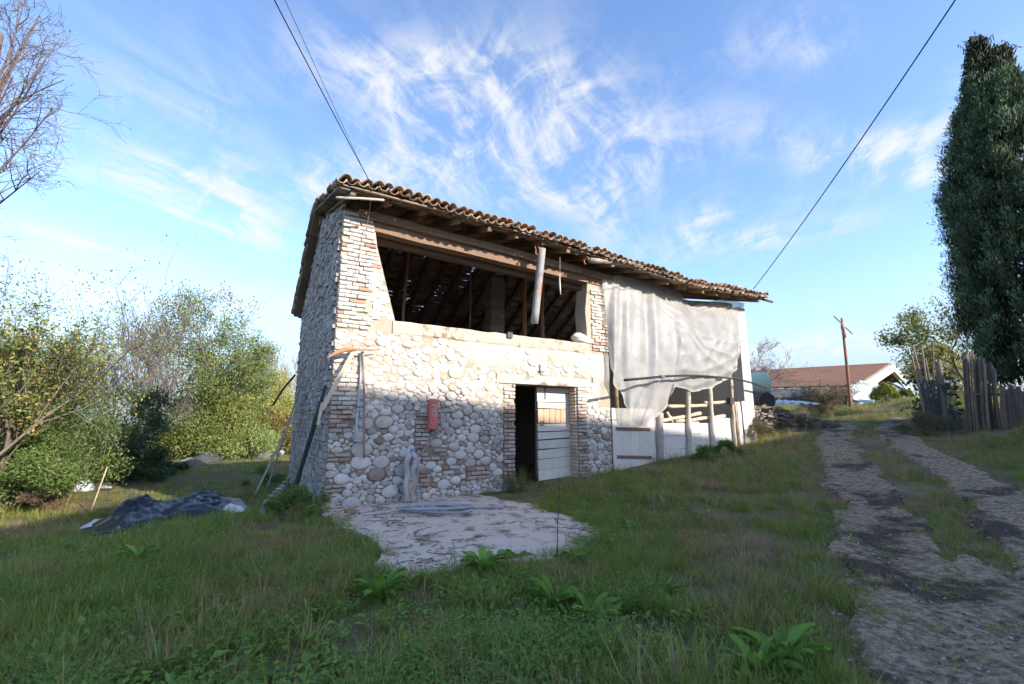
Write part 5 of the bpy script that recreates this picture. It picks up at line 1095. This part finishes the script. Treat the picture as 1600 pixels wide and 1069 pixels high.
    for q in np.arange(0, 1, .16 / L * 1.6):
        p = a + wv * q; zb = float(zt(p[0], p[1])) - .15; hh = max(.2, (top - zb) * (1 - .8 * max(0, q - .3) * 1.4)); z = zb
        while z < zb + hh: s_ = rs2.uniform(.07, .15); mb = m.box((p[0] + rs2.uniform(-.05, .05), p[1] + rs2.uniform(-.06, .06), z + s_ / 2), (rs2.uniform(.22, .42), .45, s_ * .8), (rs2.uniform(-.1, .1), rs2.uniform(-.1, .1), rs2.uniform(0, 1)), tuple(np.array((.21, .18, .145)) * rs2.uniform(.6, 1.25)), .03); z += s_
    link('rubble', m, M_STONE, w_, kind='stuff')
    for (px, py, Y, w0, tint, lab) in ((1226, 631, 19.4, 1.25, (.62, .65, .70), 'pale blue grey corrugated sheet lying on the low wall'),):
        c = at_y(px, py, Y); m = MB()
        def cor(s_, t_): return (c[0] + (s_ - .5) * w0 * 2 * (1 - .25 * t_), c[1] + (t_ - .5) * .9, c[2] + .12 + .03 * math.sin(s_ * 40) - .10 * abs(s_ - .4) + .16 * t_ - .1)
        m.grid(cor, 60, 4, tint); link('metal_sheet', m, M_PAINT, None, 'W', True, label=lab, cat='metal sheet')
    c = GY(1321, 27.3); m = MB(); m.box((c[0], c[1], c[2] + .34), (.42, .3, .24), None, (.09, .085, .085), .02); link('black_crate', m, M_PAINT, None, 'W', label='small dark crate beside the foot of the rusty pole', cat='crate')
    rs3 = np.random.default_rng(4)
    for k in range(7):
        c = GY(1346 + k * 3.6, 33. + .4 * k); m = MB(); m.box(c + (0, 0, .75 + .12 * (k % 3)), (1.5, .03, 1.5), (R(-50 + 9 * k), rs3.uniform(-.3, .3), rs3.uniform(-.5, .5)), (.50, .56, .55)); link('stacked_pane', m, M_PAINT, None, 'W', label=('first', 'second', 'third', 'fourth', 'fifth', 'sixth', 'last')[k] + ' pale sheet counting left to right in the heap before the shed gable', cat='sheet', group='pale sheets heaped by the shed')
    for k in range(4):
        c = GY(1421 + k * 3, 30. + .4 * k); m = MB(); m.box(c + (0, 0, .6), (1.3, .03, 1.4), (R(-55 + 14 * k), rs3.uniform(-.3, .3), .6), (.42, .52, .55)); link('stacked_pane', m, M_PAINT, None, 'W', label=('first', 'second', 'third', 'last')[k] + ' bluish sheet counting from the yellow bush towards the fence', cat='sheet', group='bluish sheets heaped by the fence')
    bush('yellow_bush', 'round yellow green bush in front of the shed gable', GY(1396, 29.), 2.3, 2.0, 1.15, 7000, .11, [(.24, .27, .05), (.19, .24, .05), (.13, .18, .05), (.30, .27, .05)], 91, 16)
    tree('reddish_bush', 'twiggy reddish brown bush before the shed wall', GY(1296, 25.5), 1.9, .03, 1200, .08, RUSSET + [(.12, .13, .06)], 92, 3, 5, bark=(.24, .16, .12), stems=6, trunk_frac=.5, cat='bush')
    tree('reddish_bush', 'thin grey green bush on the bank left of the rusty pole', GY(1272, 22.5), 1.7, .025, 2200, .08, [(.13, .13, .06), (.10, .11, .05), (.2, .15, .08)], 93, 3, 5, bark=(.22, .17, .13), stems=6, trunk_frac=.5, cat='bush')
    tree('reddish_bush', 'brown twiggy bush right against the shed\'s left column', GY(1322, 30.), 1.9, .03, 900, .09, RUSSET, 94, 3, 5, bark=(.26, .17, .12), stems=6, trunk_frac=.5, cat='bush')
    tree('bare_bush', 'bare twiggy tree showing past the barn\'s right end', GY(1176, 30.), 6.2, .08, 1200, .08, RUSSET + YELL, 95, 4, 5, bark=(.26, .21, .18), trunk_frac=.4, spread=.85, stems=3)
    bush('dry_weeds', 'straw coloured dry weeds behind the low wall', GY(1238, 21.5), 5., 1.4, .9, 5000, .10, [(.40, .30, .17), (.32, .24, .13), (.2, .17, .08)], 96, 12, asp=.14, up=1.2)
    bush('wall_weeds', 'brown grassy weeds growing against the low stone wall', GY(1225, 17.6), 4.2, .9, .6, 5200, .09, [(.20, .16, .09), (.14, .13, .06), (.26, .2, .12)], 98, 14, asp=.14, up=1.2)
    bush('bank_brush', 'dry brown brush at the foot of the fence end', GY(1443, 13.8), 1.4, 1.0, .9, 4200, .09, [(.20, .15, .10), (.15, .12, .08), (.11, .11, .05)], 97, 10, asp=.14, up=1.)
build_right()
def build_treeline():
    rs = np.random.default_rng(12); n = 60000; ang = rs.uniform(math.radians(93), math.radians(150), n); ang = np.where(rs.uniform(0, 1, n) < .75, ang, rs.uniform(math.radians(20), math.radians(60), n)); r = rs.uniform(140, 420, n); k = np.round(ang * 60) ; x, y = r * np.cos(ang), r * np.sin(ang)
    h = rs.uniform(0, 1, n) * (5 + 4 * np.sin(k * 3.7) + 2 * np.sin(k * 1.3)); C = np.stack([x, y, zt(x, y) + h.clip(.2, 12)], 1)
    me = leaf_mesh('treeline', C, 2.6, pick([(.06, .085, .04), (.09, .10, .05), (.12, .10, .05)], n, rs), M_LEAF, rs=rs, asp=.8); o = bpy.data.objects.new('treeline', me); COL.objects.link(o); tag(o, 'distant wooded valley showing between the left shrubs', 'woods', kind='stuff')
build_treeline()

# ------------------------------------------------------------------ grass and weeds
def blade_tuft(nb, rad, hlo, hhi, wd, lean, seed, tints, curl=.5):
    rs = np.random.default_rng(seed); V = []; Q = []; t = []; base = 0
    for b in range(nb):
        a = rs.uniform(0, 6.28); q = rad * math.sqrt(rs.uniform(0, 1)); x, y = q * math.cos(a), q * math.sin(a); h = rs.uniform(hlo, hhi); d = a + rs.normal(0, .9); ln = rs.uniform(.1, 1) * lean; ww = wd * rs.uniform(.6, 1.3); sx, sy = -math.sin(d), math.cos(d); col = np.array(tints[rs.integers(0, len(tints))]) * rs.uniform(.75, 1.25)
        for k in range(4):
            s = k / 3; o = ln * h * (s ** (1 + curl)); zz = h * s * (1 - .35 * ln * s); wk = ww * (1 - s) ** .7 + .0004
            V += [(x + math.cos(d) * o - sx * wk / 2, y + math.sin(d) * o - sy * wk / 2, zz), (x + math.cos(d) * o + sx * wk / 2, y + math.sin(d) * o + sy * wk / 2, zz)]
        for k in range(3): Q.append((base + 2 * k, base + 2 * k + 1, base + 2 * k + 3, base + 2 * k + 2)); t.append(col)
        base += 8
    return np.array(V), np.array(Q), np.array(t)
def leaf_patch(nl, rad, hlo, hhi, ls, seed, tints, asp=.7):
    rs = np.random.default_rng(seed); V = []; Q = []; t = []
    for b in range(nl):
        a = rs.uniform(0, 6.28); q = rad * math.sqrt(rs.uniform(0, 1)); c = np.array([q * math.cos(a), q * math.sin(a), rs.uniform(hlo, hhi)]); L = ls * rs.uniform(.6, 1.3); d = np.array([math.cos(a + rs.normal(0, .8)), math.sin(a + rs.normal(0, .8)), rs.uniform(-.2, .5)]); d /= np.linalg.norm(d); sd = np.cross(d, (0, 0, 1.)); sd /= np.linalg.norm(sd); up = np.cross(sd, d); n = len(V); col = np.array(tints[rs.integers(0, len(tints))]) * rs.uniform(.75, 1.25)
        V += [c, c + d * L * .45 + sd * L * asp * .5 + up * L * .1, c + d * L - up * L * .1, c + d * L * .45 - sd * L * asp * .5 + up * L * .1, (c[0] * .6, c[1] * .6, 0), (c[0] * .6 + .004, c[1] * .6, 0)]
        Q += [(n, n + 1, n + 2, n + 3), (n + 4, n + 5, n, n)]; t += [col, col * .7]
    Q = np.array(Q); Q[1::2, 3] = Q[1::2, 2] - 0; m = np.array(V)
    return m, Q[::2], np.array(t)[::2]
def dock_geo(nl, L, seed):
    rs = np.random.default_rng(seed); V = []; Q = []; t = []
    for b in range(nl):
        a = b * 2.4 + rs.normal(0, .3); l = L * rs.uniform(.55, 1.1); el = rs.uniform(.6, 1.4); w_ = l * rs.uniform(.17, .26); col = np.array([(.17, .31, .045), (.14, .26, .042), (.21, .35, .06)][rs.integers(0, 3)]) * rs.uniform(.8, 1.2); n = len(V); S = 7; p = np.array([math.cos(a) * .02, math.sin(a) * .02, 0.]); sd = np.array([-math.sin(a), math.cos(a), 0]); tw = rs.normal(0, .25)
        for k in range(S + 1):
            s = k / S; e = el - s * s * 1.1; dv = np.array([math.cos(a) * math.cos(e), math.sin(a) * math.cos(e), math.sin(e)]); 
            if k: p = p + dv * l / S
            wk = w_ * (.12 if s < .2 else math.sin(math.pi * min(1, (s - .12) / .9)) ** .7) * .5 + .003; nm = np.cross(dv, sd); wv = .10 * l * math.sin(k * 2.1 + b) * (s > .2) * .4; q = sd * math.cos(tw) + nm * math.sin(tw)
            V += [p - q * wk + nm * (.018 + wv * .3), p + nm * -.006, p + q * wk + nm * (.018 - wv * .3)]
        for k in range(S): i = n + 3 * k; Q += [(i, i + 1, i + 4, i + 3), (i + 1, i + 2, i + 5, i + 4)]; t += [col, col * .92]
    return np.array(V), np.array(Q), np.array(t)
def scatter(name, protos, P, rotz, scl, idx, label, cat, tilt=None):
    coll = bpy.data.collections.new(name + '_kinds')
    for k, me in enumerate(protos): coll.objects.link(bpy.data.objects.new('%s_kind_%02d' % (name, k), me))
    me = bpy.data.meshes.new(name); me.vertices.add(len(P)); me.vertices.foreach_set('co', np.asarray(P, np.float32).ravel())
    r = np.zeros((len(P), 3), np.float32); r[:, 2] = rotz
    if tilt is not None: r[:, 0] = tilt
    me.attributes.new('rot', 'FLOAT_VECTOR', 'POINT').data.foreach_set('vector', r.ravel()); me.attributes.new('scl', 'FLOAT', 'POINT').data.foreach_set('value', np.asarray(scl, np.float32)); me.attributes.new('idx', 'INT', 'POINT').data.foreach_set('value', np.asarray(idx, np.int32))
    o = bpy.data.objects.new(name, me); COL.objects.link(o); tag(o, label, cat, kind='stuff')
    ng = bpy.data.node_groups.new(name, 'GeometryNodeTree'); ng.interface.new_socket('Geometry', in_out='INPUT', socket_type='NodeSocketGeometry'); ng.interface.new_socket('Geometry', in_out='OUTPUT', socket_type='NodeSocketGeometry')
    n = ng.nodes; gi, go = n.new('NodeGroupInput'), n.new('NodeGroupOutput'); ip = n.new('GeometryNodeInstanceOnPoints'); ci = n.new('GeometryNodeCollectionInfo'); ci.inputs[0].default_value = coll; ci.inputs[1].default_value = True; ci.inputs[2].default_value = True
    def at(nm, ty): q = n.new('GeometryNodeInputNamedAttribute'); q.data_type = ty; q.inputs[0].default_value = nm; return q.outputs[0]
    m2p = n.new('GeometryNodeMeshToPoints'); l = ng.links
    l.new(gi.outputs[0], m2p.inputs[0]); l.new(m2p.outputs[0], ip.inputs['Points']); l.new(ci.outputs[0], ip.inputs['Instance']); ip.inputs['Pick Instance'].default_value = True
    l.new(at('idx', 'INT'), ip.inputs['Instance Index']); er = n.new('FunctionNodeEulerToRotation'); l.new(at('rot', 'FLOAT_VECTOR'), er.inputs[0]); l.new(er.outputs[0], ip.inputs['Rotation']); l.new(at('scl', 'FLOAT'), ip.inputs['Scale']); l.new(ip.outputs[0], go.inputs[0])
    o.modifiers.new('scatter', 'NODES').node_group = ng; return o
M_GRASS = grass_mat('grass', ((.185, .26, .05), (.265, .33, .07)), (.37, .28, .14), .49, .64, .42)
M_STRAW = grass_mat('dry_grass', ((.42, .32, .19), (.30, .25, .12)), (.32, .22, .14), .5, .7, .2)
M_WEED = grass_mat('weeds', ((.16, .28, .055), (.23, .37, .08)), (.2, .24, .08), .55, .75, .4)
W1 = [(1, 1, 1), (.85, .9, .9), (1.1, 1.0, .8)]
def build_grass():
    kinds = []
    def K(geo, mt, sm=False): kinds.append(fast_mesh('tuft', geo[0], geo[1], geo[2], mt, sm)); return len(kinds) - 1
    short = [K(blade_tuft(26, .10, .03, .095, .006, 1.0, s, W1), M_GRASS) for s in (1, 2, 3)]
    med = [K(blade_tuft(22, .09, .08, .19, .0065, 1.0, s, W1), M_GRASS) for s in (4, 5, 6)]
    tall = [K(blade_tuft(14, .06, .2, .36, .005, .8, s, W1), M_STRAW if s == 8 else M_GRASS) for s in (7, 8)]
    straw = [K(blade_tuft(24, .13, .03, .13, .004, 1.6, s, W1, .2), M_STRAW) for s in (9, 10)]
    weed = [K(leaf_patch(20, .11, .01, .08, .034, s, W1, .75), M_WEED) for s in (11, 12)] + [K(leaf_patch(11, .10, .01, .09, .055, s, W1, .55), M_WEED) for s in (13, 14)]
    sprig = [K(leaf_patch(36, .07, .02, .18, .026, s, W1, .5), M_WEED) for s in (15, 16)]
    rs = np.random.default_rng(21); N = 88000
    r = np.exp(rs.uniform(math.log(1.5), math.log(52), N)); a = R(90) + rs.uniform(-R(58), R(60), N); x, y = r * np.cos(a), r * np.sin(a)
    u = (x - CORNER[0]) * Dv[0] + (y - CORNER[1]) * Dv[1]; d = -((x - CORNER[0]) * Nv[0] + (y - CORNER[1]) * Nv[1])
    ok = ~((u > -.05) & (u < 13.95) & (d > -.06) & (d < 6.4)); pc = np.mean(PADW, axis=0); pk = .93 + .07 * fbm(x, y, 3.5, 3, 15); ok &= ~in_poly(pc[0] + (x - pc[0]) / pk, pc[1] + (y - pc[1]) / pk, [tuple(p) for p in PADW]); tm = track_mask(x, y)
    ok &= (tm < .11 * rs.uniform(-1, 2.2, N)) | (rs.uniform(0, 1, N) < .06); soil = fbm(x, y, 1.15, 4, 5); ok &= (soil < .17) | (rs.uniform(0, 1, N) < .15)
    bare = np.exp(-(((x + 11.5) / 3.6) ** 2 + ((y - 16.5) / 1.8) ** 2)); ok &= rs.uniform(0, 1, N) > bare * 1.2
    for ex in EXCL:
        cx = np.mean(ex, axis=0); ok &= ~in_poly(cx[0] + (x - cx[0]) / 1.08, cx[1] + (y - cx[1]) / 1.08, ex)
        if cx[1] > 14: ok &= ~((np.abs(x / y - cx[0] / cx[1]) < .09) & (y < cx[1] + .5) & (y > cx[1] - 3.2) & (rs.uniform(0, 1, N) < .8))
    x, y, r, tm, u, d = x[ok], y[ok], r[ok], tm[ok], u[ok], d[ok]; n = len(x); z = zt(x, y) - .01
    A, Bn, Cn = fbm(x, y, .8, 4, 8), fbm(x, y, 1.5, 4, 9), rs.uniform(0, 1, n); idx = np.zeros(n, int)
    def ch(lst, m): idx[m] = np.array(lst)[rs.integers(0, len(lst), m.sum())]
    ch(short, np.ones(n, bool)); ch(med, (Cn < .33 + .3 * A)); ch(straw, (Bn > .04) & (Cn > .45)); ch(tall, (Cn > .985)); ch(weed, (A < .08) & (Cn > .54) & (Cn < .9) & (x < 4.5) & (r < 11)); ch(sprig, (Bn < -.02) & (Cn > .70) & (Cn < .84) & (r < 14))
    slope_dry = (u > 5) & (d < 0) & (d > -5.5) & (tm < 0); ch(tall + straw + straw + med, slope_dry & (Cn < .50))
    lit = (x < -6.5) & (y > 7); ch(short + straw[:1], lit & (Cn > .2))
    sc_ = rs.uniform(.65, 1.3, n) * (1 + r / 34) * np.clip(1.15 - .08 * (r - 3), .85, 1.15) * np.where(tm > -.25, .7, 1.); sc_ *= np.where(np.hypot(x + .5, y - 7) < 3.4, .85, 1.)
    scatter('grass', kinds, np.stack([x, y, z], 1), rs.uniform(0, 6.28, n), sc_, idx, 'rough green grass and weeds covering the yard and banks', 'grass', rs.normal(0, .12, n)); print('grass', n)
    # stones and crumbs on the track, dead leaves and twigs on the pad
    peb = []
    for s in range(4):
        bm = bmesh.new(); bmesh.ops.create_icosphere(bm, subdivisions=1, radius=.02)
        for v in bm.verts: v.co = Vector(v.co) * rd.uniform(.7, 1.3); v.co.z *= .6
        me = bpy.data.meshes.new('pebble'); bm.to_mesh(me); bm.free(); at = me.attributes.new('tint', 'FLOAT_COLOR', 'FACE'); c = np.ones((len(me.polygons), 4), np.float32); c[:, :3] = ((.30, .27, .235), (.20, .175, .15), (.38, .35, .31), (.12, .10, .085))[s]; at.data.foreach_set('color', c.ravel()); me.materials.append(M_STONE); peb.append(me)
    x = rs.uniform(1.5, 15, 60000); y = rs.uniform(1.2, 20, 60000); k = (track_mask(x, y) > -.05) & (rs.uniform(0, 1, 60000) < 5. / (x * x + y * y) ** .5 * .55); x, y = x[k], y[k]
    scatter('gravel', peb, np.stack([x, y, zt(x, y) + .036], 1), rs.uniform(0, 6, len(x)), rs.uniform(.2, .9, len(x)) ** 2 + .12, rs.integers(0, 4, len(x)), 'loose stones and dirt crumbs scattered along the track', 'gravel')
    lit_ = []
    for s, c in enumerate(((.16, .10, .06), (.09, .06, .04), (.24, .16, .09))):
        V = np.array([(-.5, 0, .05), (0, -.28, 0), (.5, 0, .12), (0, .28, .02)]) * .06; lit_.append(fast_mesh('dead_leaf', V, [(0, 1, 2, 3)], np.array([c]), M_LEAF))
    tw = MB(); tw.tube([(-.12, 0, .005), (0, .02, .01), (.14, -.01, .005)], .004, 4, (.12, .08, .06)); lit_.append(mesh_from('twig', np.concatenate(tw.v), tw.f, tw.t, M_BARK, False))
    x = rs.uniform(-4.5, 3.5, 5200); y = rs.uniform(4, 10, 5200); k = in_poly(x, y, [tuple(p) for p in PADW]) & ((fbm(x, y, 1.7, 4, 6) > .08) | (rs.uniform(0, 1, 5200) < .10)); x, y = x[k], y[k]
    scatter('leaf_litter', lit_, np.stack([x, y, np.full(len(x), .038)], 1), rs.uniform(0, 6.28, len(x)), rs.uniform(.3, 1.15, len(x)), rs.integers(0, 4, len(x)), 'dead leaves and twigs strewn over the concrete pad', 'litter')
build_grass()
def build_weeds():
    docks = [((755, 897), 15, .36, 'broad leaved dock plant at the front edge of the concrete pad'), ((806, 878), 7, .24, 'small dock with upright leaves right of the big dock on the pad edge'), ((596, 938), 16, .34, 'bright dock plant left of the pad\'s front corner'), ((862, 950), 15, .36, 'leafy dock plant in the grass below the pad'), ((925, 975), 14, .30, 'dock plant growing beside the taller one below the pad'), ((1225, 1040), 18, .34, 'large bright dock plant near the track in the foreground'), ((1185, 1062), 14, .28, 'lower dock plant left of the large bright one in the foreground'), ((938, 1040), 13, .26, 'dock plant near the bottom edge below the middle'), ((300, 985), 10, .22, 'flat dock rosette in the dark grass at lower left'), ((905, 885), 9, .24, 'slender dock at the right end of the pad\'s front edge'), ((215, 880), 12, .26, 'small dock plant below the black tarp'), ((1040, 930), 10, .22, 'small dock rosette in the grass right of the pad')]
    for k, (p, n, L, lab) in enumerate(docks):
        b = G(*p); V, Q, t = dock_geo(int(n * 1.5), L * .95, 100 + k); th = thing('dock_plant', lab, 'plant', b, 'dock plants in the yard'); part_mesh('leaves', fast_mesh('leaves', V, Q, t, M_LEAF, True), th)
        m = MB(); m.tube([(0, 0, -.03), (.01, 0, .03), (.0, .01, L * .35)], [.012, .01, .004], 5, (.14, .16, .05)); part_mesh('stem', mesh_from('stem', np.concatenate(m.v), m.f, m.t, M_LEAF, True), th)
    V, Q, t = blade_tuft(190, .2, .4, .95, .010, .85, 31, [(.16, .19, .07), (.22, .21, .09), (.11, .15, .05)]); b = B2W(np.array([3.98, -.35, .0])); th = thing('grass_clump', 'tall arching clump of grass beside the barn door', 'plant', b); part_mesh('blades', fast_mesh('blades', V, Q, t, M_LEAF), th)
    for k, (px, py, W, H, lab) in enumerate(((615, 778, .42, .40, 'green weed growing at the wall beside the standpipe'), (470, 808, 1.3, .5, 'lush green weeds at the foot of the barn\'s left corner'), (1135, 712, 1.3, .42, 'bushy dark weeds below the stall fence'), (1095, 722, .9, .5, 'green weeds at the foot of the fence posts'), (1175, 690, 1.6, .8, 'tall dry weeds at the barn\'s right corner'), (415, 760, 1.7, .62, 'dark green weeds along the barn\'s shaded left side'), (880, 742, .9, .25, 'low weeds growing in front of the door leaf'))):
        b = G(px, py); bush('weed_clump', lab, b, W, W * .6, H, int(3600 * W), .042, [(.12, .22, .05), (.16, .27, .06), (.18, .23, .07)] if k not in (4,) else [(.16, .13, .07), (.10, .12, .04), (.22, .15, .08)], 120 + k, 10, 'plant', 'weeds along the barn walls', 5, floor=.0)
    b = G(870, 878); m = MB(); P = smooth_path([b - (0, 0, .05), b + (.02, 0, .45), b + (.05, .02, .95)], 9); m.tube(P, np.linspace(.007, .004, 9), 5, (.14, .09, .06))
    for k in range(20): q = P[4 + k % 5]; m.tube([q, q + rng.normal(0, .022, 3)], .003, 3, (.12, .08, .055))
    link('dead_stalk', m, M_BARK, None, 'W', True, label='thin dead weed stalk standing up in front of the pad', cat='stalk')
    m = MB(); c = gpix(546, 806); m.box(c + (0, 0, .05), (.18, .12, .09), (.2, .1, .6), (.32, .17, .10), .025); link('loose_brick', m, M_BRICK, None, 'W', label='broken brick lying on the pad at the barn\'s corner', cat='brick')
build_weeds()
